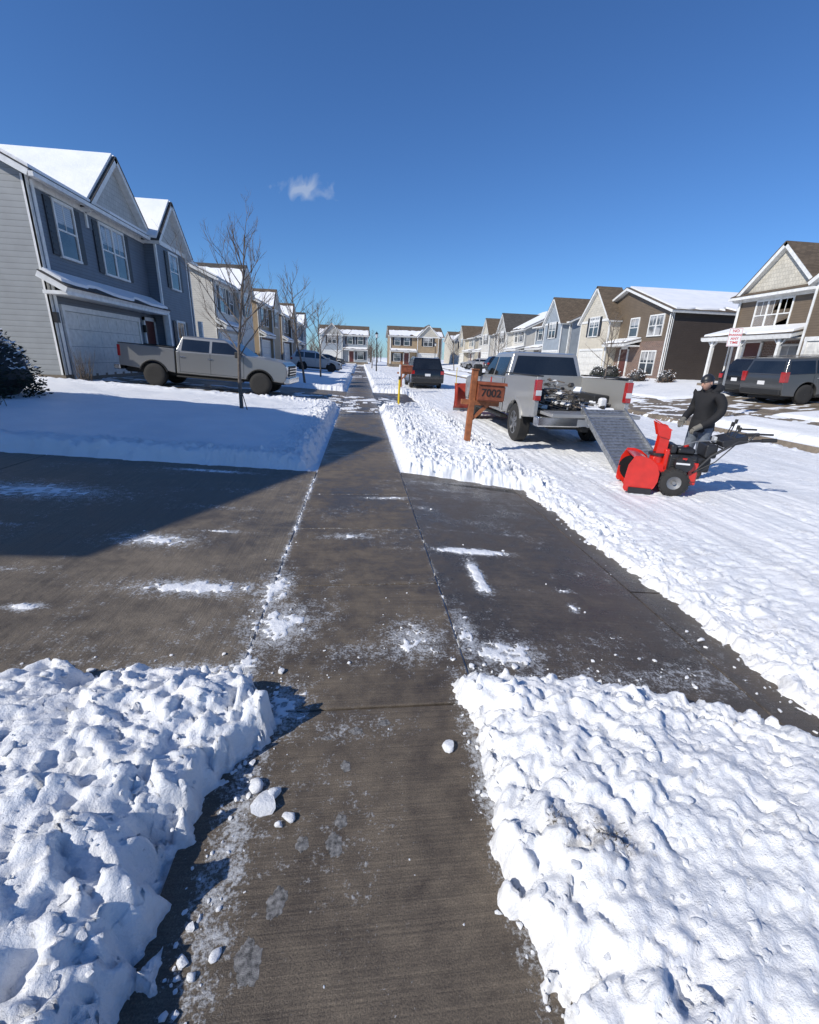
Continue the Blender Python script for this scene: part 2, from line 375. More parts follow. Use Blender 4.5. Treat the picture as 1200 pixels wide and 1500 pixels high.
def residue(X,Y):
    rn2=fbm(X*3,Y*3,3,93)
    res=np.zeros_like(X)
    for (px,py,rx,ry,a) in PATCH:
        res=np.maximum(res,a*np.exp(-(((X-px)/rx)**2+((Y-py)/ry)**2)))
    dr=ss((Y-1.8)/.2)*ss((6.3-Y)/.2)
    res=np.maximum(res,dr*np.exp(-((X+.625)/.045)**2)*(.75+.5*rn2))
    res=np.maximum(res,dr*np.exp(-((X-.585)/.025)**2)*(.4+.6*rn2))
    for jy in (2.95,4.1,5.25):
        res=np.maximum(res,np.exp(-((Y-jy)/.02)**2)*ss((X+.7)/.1)*ss((2.2-X)/.1)*(.35+.6*rn2))
    res=np.maximum(res,np.exp(-((Y-1.92)/.15)**2)*.55*ss((X-.3)/.3))
    res=np.maximum(res,.30*ss((fbm(X*1.6,Y*1.6,4,97)-.02)/.3)*(Y<6.4))
    far=ss((Y-6.2)/1)
    res=np.maximum(res,far*(.12+.45*np.exp(-((np.abs(X+.02)-.62)/.12)**2))*(Y<80)*(np.abs(X)<.8))
    return res
def region_depth():
    wx=X+fbm(X*6,Y*6,3,5)*.06; wy=Y+fbm(X*6,Y*6,3,15)*.06
    f8=facet(wx*8,wy*8,11); f19=facet(wx*19,wy*19,12); f42=facet(wx*42,wy*42,13)
    eA=fbm(X*4,Y*4,4,3)*.07+fbm(X*19,Y*19,4,8,.6)*.03+f8*.05+f19*.025
    def reg(dist,H,w): return H*ss(dist/w)
    msk=ss((fbm(X*2.3,Y*2.3,3,17)+.2)/.35)
    chunk=(f8*.042+f19*.022)*(.3+.7*msk)+f42*.008
    soft=fbm(X*1.3,Y*1.3,4,21)
    rough=fbm(X*9,Y*9,6,31,.62)
    med=fbm(X*3,Y*3,3,77)
    # A : near-left bank (rounded shoulder, lumpy)
    xl=-.56+.18*np.exp(-((Y-1.62)/.22)**2)-.05*np.exp(-((Y-1.15)/.2)**2)
    dA=np.minimum(xl-X,1.95-Y)+eA
    prof=.55*ss(dA/.10)+.45*ss(dA/.42)
    A=(.25+.05*soft)*prof+ss(dA/.07)*(chunk*1.35+rough*.034+.05*med)
    B_e=fbm(X*5,Y*5,4,3)*.08+fbm(X*16,Y*16,3,8)*.02
    dB=np.minimum(-.68-X,np.minimum(Y-6.32,15.1-Y))+B_e
    berm=np.exp(-((dB-.35)/.35)**2)
    B=reg(dB,.16+.03*soft,.22)+ss(dB/.15)*(berm*(.06+chunk*1.7+rough*.05)+rough*.008+.02*fbm(X*.6,Y*.6,3,61))
    dB2=np.minimum(-.68-X,Y-21.8)+B_e
    B2=reg(dB2,.15,.2)+ss(dB2/.2)*(np.exp(-((dB2-.35)/.35)**2)*(.08+chunk+rough*.05)+.03*soft)
    for a,b in ((40.5,46.2),(66,71.5)):
        B2=B2*(1-ss((Y-a)/.3)*ss((b-Y)/.3)*.92)
    # C : near-right bank
    xr=.48+.04*np.sin(Y*5)-.06*np.exp(-((Y-1.75)/.12)**2)
    yC=1.88-.30*ss((X-1.1)/1.1)-.2*ss((X-2.0)/.4)
    dC=np.minimum(X-xr,yC-Y)+eA*.9
    u=X*.80+Y*.60; v=-X*.60+Y*.80
    tr=fbm(u*1.6,v*7,4,41)*.7+fbm(u*5,v*16,3,43)*.3
    C=(.18+.03*soft)*(.6*ss(dC/.08)+.4*ss(dC/.35))+ss(dC/.06)*(chunk*1.1+rough*.032+tr*.045+.02*med)
    yD=6.42-.28*np.clip(X-.6,0,2)
    dD=np.minimum(np.minimum(X-.64,2.75-X),np.minimum(Y-yD,15.1-Y))+B_e
    D=reg(dD,.15,.14)+ss(dD/.1)*(np.exp(-((dD-.4)/.5)**2)*(.05+chunk*1.8+rough*.06)+rough*.02+chunk*.3)
    dD2=np.minimum(np.minimum(X-.64,2.75-X),Y-21.8)+eA
    D2=reg(dD2,.15,.2)+ss(dD2/.2)*(chunk+rough*.05+.05)
    # E : street, trampled and rutted
    xe=2.42-.10*ss((Y-3)/2)+.02*np.sin(Y*3)
    dE=np.minimum(X-xe,10.35-X)+eA*1.1
    st=X+.18*np.sin(Y*.35)
    rut=fbm(st*5.5,Y*.3,4,71,.6)*.024+fbm(st*15,Y*1.1,3,72)*.011
    churn=ss((fbm(X*.9,Y*.5,3,73)+.12)/.3)
    E=reg(dE,.07,.1)+ss(dE/.1)*(rut+rough*(.007+.014*churn)+np.exp(-((dE-.3)/.38)**2)*(chunk*1.2+.018+rough*.02)+chunk*(.1+.35*churn))
    dF=np.minimum(X-10.85,60+0*X)+B_e*2
    F=reg(dF,.12,.2)+ss(dF/.2)*(.03*soft+rough*.02+np.exp(-((dF-.5)/.5)**2)*.05)
    cut=np.zeros_like(X)
    cut=np.maximum(cut,ss((X-12.7)/.15)*ss((13.9-X)/.15))
    for a,b in ((13.6,19.6),(36.4,41.2),(50,54),(63,67),(76,80)):
        cut=np.maximum(cut,ss((Y-a)/.3)*ss((b-Y)/.3)*ss((22-X)/1))
    patch=(fbm(X*1.5,Y*1.5,4,81)>.12)
    F=F*(1-cut)+cut*.035*patch
    tot=np.maximum.reduce([A,B,B2,C,D,D2,E,F])
    rn=fbm(X*13,Y*13,6,91,.7)
    res=residue(X,Y)
    rz=np.where(res+rn*.9>.80,.021+.012*np.clip(res+rn*.6-.6,0,1)+.006*rough,0)*((X>-9)&(X<2.5)&(Y>1.6))
    tot=np.maximum(tot,rz)
    dirt=np.exp(-(((X-.80)/.10)**2+((Y-.93)/.07)**2))*.9+.7*np.exp(-(((X-.66)/.05)**2+((Y-1.0)/.05)**2))
    dirt=np.maximum(dirt,.25*np.exp(-((dE-.0)/.12)**2)*(Y>1.3)*(X>2))
    dirt=np.maximum(dirt,.3*(fbm(X*4,Y*4,3,99)>.42)*(dE>0))
    dirt=np.maximum(dirt,.16*ss((dE-.4)/.4)*ss((fbm(X*2.5,Y*.35,4,101)+.1)/.4))
    dirt=np.maximum(dirt,.35*np.exp(-((np.minimum(dA,0*dA+9)-.01)/.03)**2)*(X<-.3)*(Y<2.1))
    dirt=np.maximum(dirt,.3*np.exp(-((dC-.01)/.03)**2)*(X>.3)*(Y<2.1))
    return tot,dirt
Dp,dirt=region_depth()
Zz=T(X,Y)-.02+Dp
ny,nx=X.shape
me=bpy.data.meshes.new("snow_ground")
me.vertices.add(nx*ny); me.vertices.foreach_set("co",np.stack([X,Y,Zz],-1).astype(np.float32).ravel())
idx=np.arange(nx*ny).reshape(ny,nx)
q=np.stack([idx[:-1,:-1],idx[:-1,1:],idx[1:,1:],idx[1:,:-1]],-1).reshape(-1,4)
me.loops.add(q.size); me.loops.foreach_set("vertex_index",q.ravel().astype(np.int32))
me.polygons.add(len(q)); me.polygons.foreach_set("loop_start",np.arange(0,q.size,4,dtype=np.int32)); me.polygons.foreach_set("loop_total",np.full(len(q),4,dtype=np.int32))
me.update(); me.validate()
at=me.attributes.new("dirt",'FLOAT','POINT'); at.data.foreach_set("value",dirt.astype(np.float32).ravel())
me.shade_smooth()
go=bpy.data.objects.new("snow_ground",me); COL.objects.link(go); me.materials.append(M['snow'])

def sheet(name,mat,rects,zoff=0,gap=.006,thick=.05,bev=.006,nseg=1,warp=None,res=False):
    vs=[];fs=[]
    for (x0,x1,y0,y1) in rects:
        n=nseg if not callable(nseg) else nseg(y0)
        x0+=gap;x1-=gap;y0+=gap;y1-=gap
        U,V=np.meshgrid(np.linspace(x0,x1,n+1),np.linspace(y0,y1,n+1))
        if warp: U,V=warp(U,V)
        Zq=T(U,V)+zoff; o=len(vs)
        vs+=[tuple(p) for p in np.stack([U,V,Zq],-1).reshape(-1,3)]
        for j in range(n):
            for i in range(n):
                k=o+j*(n+1)+i; fs.append((k,k+1,k+n+2,k+n+1))
        ring=[i for i in range(n+1)]+[j*(n+1)+n for j in range(1,n+1)]+[n*(n+1)+i for i in range(n-1,-1,-1)]+[j*(n+1) for j in range(n-1,0,-1)]
        ring=[r+o for r in ring]; lo=len(vs)
        vs+=[(vs[r][0],vs[r][1],vs[r][2]-thick) for r in ring]; m=len(ring)
        for k in range(m): fs.append((ring[k],lo+k,lo+(k+1)%m,ring[(k+1)%m]))
    me=bpy.data.meshes.new(name); me.from_pydata(vs,[],fs); me.materials.append(M[mat])
    if res:
        a=np.array(vs); rv=residue(a[:,0],a[:,1]); at=me.attributes.new("res",'FLOAT','POINT'); at.data.foreach_set("value",rv.astype(np.float32))
    o=bpy.data.objects.new(name,me); COL.objects.link(o)
    if bev:
        b=o.modifiers.new("bevel",'BEVEL'); b.width=bev; b.segments=2; b.limit_method='ANGLE'; b.angle_limit=rad(50)
    return o
jy=[-2.0,-.75,.47,1.72,2.95,4.1,5.25,6.38]
y=6.38
while y<82: y+=1.21; jy.append(y)
sheet("sidewalk",'conc',[(-.625,.585,a,b) for a,b in zip(jy[:-1],jy[1:])],nseg=lambda y:48 if y<6 else (12 if y<12 else 2),res=True)
sheet("driveway",'concd',[(-4.2,-.625,1.72,6.38),(-9.4,-4.2,1.72,6.38)],nseg=130,res=True)
def wa(x,y):
    t=np.clip((x-.585)/1.6,0,1)
    return x, y-np.where(y<2.5,.38*t,0)-np.where(y>6,.25*t,0)
sheet("driveway_apron",'conca',[(.585,2.19,1.72,6.38)],nseg=100,warp=wa,res=True)
sheet("gutter",'conca',[(2.19,2.75,y0,y0+3.0) for y0 in np.arange(-6,78,3.0)],zoff=.0,nseg=4,res=True)
sheet("driveway",'concd',[(-9.3,-.625,15.0,21.8),(-9.3,-.625,40.4,46.3)],nseg=3)
sheet("driveway_apron",'conca',[(.585,2.19,15.0,21.8)],nseg=2)
sheet("road",'asph',[(2.76,10.3,-30,90)],zoff=-.035,nseg=6,bev=0)
sheet("curb",'curb',[(10.36,10.62,y0,y0+3) for y0 in np.arange(-3,80,3.0)],zoff=.0,nseg=2,thick=.2)
sheet("sidewalk",'curb',[(12.7,13.9,y0,y0+1.5) for y0 in np.arange(0,80,1.5)],nseg=1)
sheet("driveway",'curb',[(13.92,20.3,13.6,19.6),(13.92,20.3,36.4,41.2),(13.92,20.3,50,54),(10.64,12.68,13.6,19.6),(10.64,12.68,36.4,41.2)],nseg=3)

def chunks():
    bm=bmesh.new()
    def add(x,y,r,z=None,sq=.7):
        ret=bmesh.ops.create_icosphere(bm,subdivisions=2 if r>.015 else 1,radius=r)
        a=random.random()*6.3; sx_=random.uniform(.8,1.6)
        zz=TF(x,y) if z is None else z
        pl=[(Vector((random.gauss(0,1),random.gauss(0,1),random.gauss(0,1))).normalized(),random.uniform(.45,.8)*r) for _ in range(7)]
        for v in ret['verts']:
            p=v.co.copy()
            for n_,d_ in pl:
                e=p.dot(n_)-d_
                if e>0: p=p-n_*e
            px,py=p.x*sx_,p.y
            v.co=Vector((x+px*math.cos(a)-py*math.sin(a),y+px*math.sin(a)+py*math.cos(a),zz+p.z*sq+r*sq*.45))
    add(.385,1.46,.034); add(-.36,1.25,.05); add(-.33,1.29,.034); add(-.26,1.20,.022); add(-.41,1.33,.034); add(-.29,1.17,.018)
    for i in range(330):
        side=random.random()
        if side<.3: x=random.gauss(-.47,.05); y=random.uniform(.4,1.95); r=abs(random.gauss(.003,.005))+.003
        elif side<.42: x=random.gauss(.48,.03); y=random.uniform(.4,1.9); r=abs(random.gauss(.003,.005))+.003
        elif side<.55: x=random.uniform(-2,.0); y=random.gauss(2.03,.07); r=abs(random.gauss(.004,.006))+.003
        elif side<.68: x=random.uniform(.5,2.0); y=random.gauss(1.98,.08); r=abs(random.gauss(.004,.006))+.003
        elif side<.76: x=random.gauss(2.3,.05); y=random.uniform(1.5,6); r=abs(random.gauss(.006,.008))+.003
        elif side<.9:
            p=random.choice(PATCH[:26]); x=random.gauss(p[0],p[2]*.7); y=random.gauss(p[1],p[3]*.7+.02); r=abs(random.gauss(.003,.005))+.003
            if x>2.15 or y<1.8: continue
        else: x=random.uniform(-.5,.5); y=random.uniform(.6,3); r=abs(random.gauss(.001,.002))+.002
        add(x,y,r)
    for i in range(1500):
        k=random.random()
        if k<.4: x,y=random.uniform(-1.8,-.60),random.uniform(.3,1.85)
        elif k<.7: x,y=random.uniform(.52,2.2),random.uniform(.3,1.7)
        elif k<.82: x,y=random.uniform(.7,2.4),random.uniform(6.3,7.8)
        else: x,y=random.gauss(2.75,.22),random.uniform(1.5,8)
        ix=int(np.searchsorted(xs,x)); iy=int(np.searchsorted(ys,y)); r=abs(random.gauss(.002,.009))+.004
        add(x,y,r,z=float(Zz[iy,ix])-r*.5)
    m=bpy.data.meshes.new("snow_chunks"); bm.to_mesh(m); bm.free(); m.materials.append(M['chunk']); m.shade_smooth()
    try: m.set_sharp_from_angle(angle=rad(50))
    except Exception: pass
    COL.objects.link(bpy.data.objects.new("snow_chunks",m))
chunks()
def ice():
    vs=[];fs=[]
    for (x,y,rx,ry) in [(-.257,.93,.030,.042),(-.31,.79,.035,.055),(-.09,1.09,.026,.045),(-.2,1.1,.02,.03),(-.02,1.58,.03,.022),(.11,1.62,.025,.022),(-.06,1.4,.018,.03),(-.15,1.55,.02,.012),(-.07,1.17,.02,.03)]:
        o=len(vs); n=64
        vs.append((x,y,TF(x,y)+.003))
        ph=random.random()*9
        for j,f in enumerate((.6,1.0)):
            for k in range(n):
                a=2*math.pi*k/n; r=1+.12*math.sin(2*a+ph)+.1*math.sin(5*a+ph*2)+.05*math.sin(13*a+ph*3)+.04*math.sin(23*a+ph)
                vs.append((x+rx*f*r*math.cos(a),y+ry*f*r*math.sin(a),TF(x,y)+(.0028 if j==0 else .0006)))
        for k in range(n):
            fs.append((o,o+1+k,o+1+(k+1)%n)); fs.append((o+1+k,o+1+n+k,o+1+n+(k+1)%n,o+1+(k+1)%n))
    m=bpy.data.meshes.new("ice_patches"); m.from_pydata(vs,[],fs); m.materials.append(M['ice']); m.shade_smooth()
    COL.objects.link(bpy.data.objects.new("ice_patches",m))
ice()
def grassbits():
    vs=[];fs=[]
    for i in range(220):
        c=random.choice([(.80,.93,.08,.05),(.66,1.0,.035,.03),(.80,.93,.06,.04)])
        x=random.gauss(c[0],c[2]*.6); y=random.gauss(c[1],c[3]*.6)
        ix=int(np.searchsorted(xs,x)); iy=int(np.searchsorted(ys,y)); z=float(Zz[iy,ix])
        a=random.random()*6.3; l=random.uniform(.008,.03); o=len(vs); h=random.uniform(.0,.012)
        dx,dy=math.cos(a)*l,math.sin(a)*l
        vs+= [(x-dy*.05,y+dx*.05,z-.003),(x+dy*.05,y-dx*.05,z-.003),(x+dx,y+dy,z+h+.001)]; fs.append((o,o+1,o+2))
    m=bpy.data.meshes.new("dead_grass"); m.from_pydata(vs,[],fs); m.materials.append(M['dirt'])
    COL.objects.link(bpy.data.objects.new("dead_grass",m))
grassbits()

# ------------------------------------------------------------------ houses
def roofslab(A,p,roof,snow,inset=.12,tag=''):
    A.quadslab('fascia_soffit','white',p,.17)
    P=[Vector(q) for q in p]; n=(P[1]-P[0]).cross(P[3]-P[0]).normalized()
    if n.z<0: P=[P[1],P[0],P[3],P[2]]; n=-n
    e=(P[1]-P[0]).normalized(); u=(P[3]-P[0]).normalized()
    def ins(d,up): return [P[0]+e*d+u*d+n*up,P[1]-e*d+u*d+n*up,P[2]-e*d-u*0+n*up,P[3]+e*d-u*0+n*up]
    A.quadslab('roof_shingles',roof,ins(-.02,.035),.032)
    if snow:
        Lh=(P[1]-P[0]).length; nseg=max(4,int(Lh/.3)); H=(P[3]-P[0]).length
        vs=[];fs=[]
        lo=[];cur=0
        for _ in range(nseg+1):
            cur=cur*.7+random.gauss(0,.11)
            lo.append(max(.02,snow[0]*H+inset+cur+(random.uniform(.2,.6) if (random.random()<.07 and H>2) else 0)))
        for i in range(nseg+1):
            t=i/nseg; base=P[0].lerp(P[1],.02+.96*t); top=P[3].lerp(P[2],.02+.96*t)
            a=base.lerp(top,min(.95,lo[i]/H)); b=base.lerp(top,min(1,(snow[1])+ (random.uniform(-.04,.02) if snow[1]<1 else 0)))
            vs+=[a+n*.04,a+n*.12+u*.05,b+n*.13,b+n*.04]
        for i in range(nseg):
            o=4*i
            for k in range(3): fs.append((o+k,o+k+1,o+5+k,o+4+k))
        fs.append((0,1,2,3)); fs.append((4*nseg+3,4*nseg+2,4*nseg+1,4*nseg))
        A.raw('roof_snow','snowr',vs,fs,0,True)
def window(A,y,z,w,h,x=0,shut=True,blind=False,nm=1,smat='shut'):
    g='blind' if blind else 'glass'
    A.box('window_glass_'+g,g,x+.005,x+.03,y-w/2,y+w/2,z-h/2,z+h/2)
    if not blind:
        for i in range(nm):
            ya=y-w/2+w*i/nm+.05; A.box('window_blinds','blind',x+.028,x+.034,ya,ya+w/nm-.1,z+h*.12,z+h/2)
    f=.07
    A.box('window_frames','white',x,x+.07,y-w/2-f,y+w/2+f,z+h/2,z+h/2+f*1.3)
    A.box('window_frames','white',x,x+.08,y-w/2-f*1.2,y+w/2+f*1.2,z-h/2-f,z-h/2)
    for s_ in (-1,1):
        a=y+s_*w/2; A.box('window_frames','white',x,x+.07,min(a,a+s_*f),max(a,a+s_*f),z-h/2,z+h/2)
    A.box('window_frames','white',x,x+.05,y-w/2,y+w/2,z-.025,z+.025)
    for i in range(1,nm):
        yy=y-w/2+w*i/nm; A.box('window_frames','white',x,x+.062,yy-.045,yy+.045,z-h/2,z+h/2)
    for i in range(nm):
        yy=y-w/2+w*(i+.5)/nm; A.box('window_frames','white',x,x+.045,yy-.012,yy+.012,z+.025,z+h/2)
    if shut:
        for s_ in (-1,1):
            a=y+s_*(w/2+f+.02); b_=a+s_*.34
            A.box('shutters',smat,x,x+.045,min(a,b_),max(a,b_),z-h/2-.03,z+h/2+.05)
            for k in range(9):
                zz=z-h/2+.08+k*(h-.12)/8.5
                A.box('shutters',smat,x,x+.056,min(a,b_)+.05,max(a,b_)-.05,zz,zz+.05)
def garage(A,y0,y1,x=0,h=2.15,win=False):
    A.box('garage_trim','white',x,x+.07,y0-.12,y0,0,h); A.box('garage_trim','white',x,x+.07,y1,y1+.12,0,h)
    A.box('garage_trim','white',x,x+.075,y0-.14,y1+.14,h,h+.17)
    n=4
    for k in range(n):
        z0=k*h/n; z1=(k+1)*h/n-.012
        A.box('garage_door','gdoor',x-.02,x+.02,y0,y1,z0,z1)
        m=8
        for j in range(m):
            a=y0+(y1-y0)*(j+.12)/m; b_=y0+(y1-y0)*(j+.88)/m
            A.box('garage_door_panels','gdoor',x,x+.032,a,b_,z0+.1,z1-.08,bevel=.008)
def house(name,X0,Y0,side,base,W,dep,eave,ridge='y',pitch=.5,wall='blue',lower=None,sidew=None,roof='roof',snow=(0,1),gables=(),wins=(),gar=None,door=None,pents=(),rotz=None,extra=None,ov=.35,downs=True,snow2='same'):
    A=Asm(name,(X0,Y0,base),(0,0,rotz if rotz is not None else (0 if side>0 else math.pi)))
    zb=-1.2
    sidew=sidew or wall
    sn2=snow if snow2=='same' else snow2
    if ridge=='y':
        ph=eave+pitch*dep/2
        A.prism('walls',sidew,[(-dep,zb),(-.02,zb),(-.02,eave),(-dep/2,ph),(-dep,eave)],.0,W,'y')
        r=[(ov,-ov,eave-ov*pitch),(ov,W+ov,eave-ov*pitch),(-dep/2,W+ov,ph),(-dep/2,-ov,ph)]
        up=.2
        r=[(a,b,c+up) for a,b,c in r]; roofslab(A,r,roof,snow)
        r2=[(-dep-ov,W+ov,eave-ov*pitch+up),(-dep-ov,-ov,eave-ov*pitch+up),(-dep/2,-ov,ph+up),(-dep/2,W+ov,ph+up)]; roofslab(A,r2,roof,sn2)
    else:
        ph=eave+pitch*W/2; up=.2
        A.prism('walls',sidew,[(0,zb),(W,zb),(W,eave),(W/2,ph),(0,eave)],-dep,-.02,'x')
        r=[(-dep-ov,-ov,eave-ov*pitch+up),(ov,-ov,eave-ov*pitch+up),(ov,W/2,ph+up),(-dep-ov,W/2,ph+up)]; roofslab(A,r,roof,snow)
        r=[(ov,W+ov,eave-ov*pitch+up),(-dep-ov,W+ov,eave-ov*pitch+up),(-dep-ov,W/2,ph+up),(ov,W/2,ph+up)]; roofslab(A,r,roof,sn2)
    lo=2.75 if lower else zb
    if ridge=='y': A.box('facade_upper',wall,-.02,0,.0,W,lo,eave)
    else: A.prism('facade_upper',wall,[(0,lo),(W,lo),(W,eave),(W/2,ph),(0,eave)],-.02,0,'x')
    if lower: A.box('facade_lower',lower,-.02,.015,.0,W,zb,lo)
    A.box('foundation','curb',-dep-.02,.03,-.02,W+.02,-1.2,.18)
    for c in (0,W):
        A.box('corner_boards','white',-.09,.03,c-.03,c+.03,.18,eave) ; A.box('corner_boards','white',-.03,.035,c-.06 if c else -.03,c+.03 if c else .1,.18,eave)
    if ridge=='y': A.box('frieze','white',0,.05,0,W,eave-.22,eave-.02)
    for (y0,y1,proj,ph2,mat,z0,topmat,gsnow) in gables:
        ym=(y0+y1)/2; pt=(ph2-eave)/(ym-y0); back=-dep*.5 if ridge=='y' else -.6
        if ridge=='y':
            back=-min(dep/2,(ph2-eave)/pitch+.1)
        A.prism('gable_walls',mat,[(y0,z0),(y1,z0),(y1,eave),(ym,ph2),(y0,eave)],back if z0>3 and proj<.1 else -.5,proj,'x')
        if topmat: A.prism('gable_top',topmat,[(y0,eave),(y1,eave),(ym,ph2)],proj,proj+.02,'x')
        A.box('gable_band','white',proj,proj+.045,y0,y1,eave-.13,eave+.05)
        o=.28
        for s_ in (0,1):
            ye=y0-o if s_==0 else y1+o
            ze=eave-o*pt+.16; zp=ph2+.16
            bk=back-.3
            if s_==0: r=[(bk,ye,ze),(proj+o,ye,ze),(proj+o,ym,zp),(bk,ym,zp)]
            else: r=[(proj+o,ye,ze),(bk,ye,ze),(bk,ym,zp),(proj+o,ym,zp)]
            roofslab(A,r,roof,gsnow)
        for c in (y0,y1):
            A.box('corner_boards','white',proj-.06,proj+.03,c-.05,c+.05,max(z0,.18),eave-.13)
    for w in wins:
        window(A,*w[:4],**(w[4] if len(w)>4 else {}))
    if gar: garage(A,*gar[:2],**(gar[2] if len(gar)>2 else {}))
    for (y0,y1,z,out,x) in pents:
        rs=.55 if out<1 else .26
        p=[(x+out,y0,z),(x+out,y1,z),(x-.0,y1,z+out*rs),(x-.0,y0,z+out*rs)]
        roofslab(A,p,roof,(0,1),inset=.03)
        A.box('fascia_soffit','white',x,x+out-.05,y0+.05,y1-.05,z-.2,z-.1)
    if door:
        y,x=door
        A.box('front_door','door',x,x+.05,y-.46,y+.46,.2,2.25,bevel=.01)
        A.box('door_trim','white',x,x+.07,y-.6,y-.46,.2,2.4); A.box('door_trim','white',x,x+.07,y+.46,y+.6,.2,2.4); A.box('door_trim','white',x,x+.07,y-.6,y+.6,2.25,2.4)
    if downs:
        for c in (.12,W-.12):
            A.cyl('downspouts','white',(.1,c,.2),(.1,c,eave-.1),.045,n=8)
        if ridge=='y': A.box('gutters','white',ov-.02,ov+.11,-ov,W+ov,eave-.02-ov*pitch+.06,eave+.10-ov*pitch+.06)
    if extra: extra(A)
    return A.finish()

def h1x(A):
    for yy in (-.15,5.9):
        A.box('wall_lamps','black',.07,.2,yy+.02,yy+.14,1.75,2.05)
    for yy in (7.1,11.6):
        A.box('porch_posts','white',.55,.75,yy,yy+.2,0,2.6)
    A.box('roof_vent','dark',-2.2,-1.9,2.0,2.3,6.6,7.1)
house('two_storey_house',-9.5,16.1,1,.5,12.6,10,5.65,'y',.5,'blue',None,'ltgrey','roof2',(0,1),
  gables=[(2.9,7.5,.02,7.7,'blue',5.0,'whiteshake',(0,1)),(7.3,10.9,.5,7.35,'whiteshake',-.5,'creamshake',(0,1))],
  wins=[(1.55,4.55,.95,1.5),(4.5,4.5,1.7,1.6,{'nm':2,'shut':True}),(9.1,4.6,1.0,1.45,{'x':.5}),(11.8,4.6,.7,1.4),(9.1,1.6,1.0,1.5,{'x':.5})],
  gar=(.55,5.6),door=(6.7,0),pents=[(-.3,7.4,2.75,.75,0)],extra=h1x)
house('two_storey_house',-9.5,-.2,1,.5,8.2,15.2,5.6,'x',.48,'greyblue',None,'greyblue','roof2',(0,1),wins=[(2,4.4,1,1.5),(6.5,4.4,1,1.5)],gar=(2.6,7.6))
def simpleleft(Y0,W,wall,lower,top,g1,name='two_storey_house',sh=True,rf='roof2'):
    house(name,-9.5,Y0,1,.5,W,10,5.5,'y',.45,wall,lower,wall,rf,(0,1),
      gables=[(g1,g1+3.8,.4,7.3,wall,-.5,top,(0,.8))],
      wins=[(1.6,4.4,1.0,1.5,{'shut':sh}),(3.9,4.4,1.0,1.5,{'shut':sh}),(g1+1.9,4.5,1.4,1.5,{'x':.4,'nm':2,'shut':sh})],gar=(.7,4.7),door=(W-.9,0),pents=[(-.2,g1-.1,2.7,.7,0)])
simpleleft(33.2,9.2,'whitesid',None,'whiteshake',5.0)
simpleleft(46.6,9.2,'tan','brick','creamshake',4.9,rf='roof')
simpleleft(60,9.2,'olive','brick','creamshake',4.9,rf='roof')
simpleleft(73,9.0,'greyblue','stone','whiteshake',4.9)

def hAx(A):
    for yy in (.3,2.2,4.4):
        A.box('porch_posts','white',1.25,1.4,yy,yy+.14,.15,2.4)
        for s_ in (-1,1):
            A.raw('porch_brackets','white',[(1.28,yy+.07,1.95),(1.36,yy+.07,1.95),(1.36,yy+.07+s_*.45,2.4),(1.28,yy+.07+s_*.45,2.4),(1.28,yy+.07+s_*.33,2.4),(1.36,yy+.07+s_*.33,2.4)],[(0,1,2,3),(0,3,4),(1,5,2),(3,2,5,4),(0,4,5,1)])
    A.box('porch_floor','curb',.03,1.5,.1,4.8,-.6,.14)
house('two_storey_house.001',20.3,24.2,-1,.75,10.4,11,4.5,'y',.45,'olive','brick','olive','roof',None,
  gables=[(-.0,4.4,.03,6.55,'olive',3.0,'creamshake',None),(5.6,10.2,1.4,6.1,'cream',-.5,'creamshake',None)],
  wins=[(2.2,3.55,2.0,1.3,{'nm':3,'shut':False,'blind':True}),(3.7,1.35,1.0,1.4,{'shut':False,'blind':True}),(7.9,3.8,1.6,1.2,{'x':1.4,'nm':2,'shut':False})],
  gar=(5.9,9.9,{'x':1.4}),door=(1.6,.015),pents=[(-.3,5.2,2.5,1.6,0)],extra=hAx)
house('two_storey_house.002',20.3,40.8,-1,.6,11.2,12,4.5,'x',.34,'olive','brick','dkbrown','roof',None,
  gables=[(.2,5.0,.9,6.9,'cream',-.5,'creamshake',None)],
  wins=[(9.6,3.75,1.5,1.25,{'nm':2,'shut':False,'blind':True}),(9.4,1.3,1.6,1.5,{'nm':2,'shut':False}),(2.6,4.0,1.5,1.4,{'x':.9,'nm':2,'shut':True}),(7.0,3.75,1.0,1.2,{'shut':False})],
  gar=(.7,4.6,{'x':.9}),door=(6.3,.015),pents=[(5.0,8.2,2.6,1.3,0)],snow2=(0,1))
def simpleright(Y0,W,wall,lower,top,g,rf='roof',sn=None):
    house('two_storey_house.003',20.3,Y0,-1,.6,W,11,4.9,'y',.48,wall,lower,wall,rf,sn,
      gables=[(g,g+4.2,.8,7.1,wall,-.5,top,None)],
      wins=[(g+2.1,4.2,1.6,1.4,{'x':.8,'nm':2,'shut':True}),(W-1.4 if g<3 else 1.4,4.2,1.2,1.4,{'shut':True}),(W-3.3 if g<3 else 3.3,4.2,1.0,1.4,{'shut':False})],
      gar=(g+.3,g+3.9,{'x':.8}),door=(W-2 if g<3 else 2,0.015),pents=[(g+4.3,W+.2,2.6,1.2,0)] if g<3 else [(-.2,g-.1,2.6,1.2,0)])
simpleright(53.6,9.0,'greyblue','stone','greyblue',4.4,'roof',None)
simpleright(66.6,9.4,'whitesid',None,'whiteshake',.3,'roof2',(0,1))
simpleright(79.6,9.4,'whitesid','brick','creamshake',4.8,'roof',(.3,1))
simpleright(92.6,9.4,'cream','stone','creamshake',.3,'roof',None)
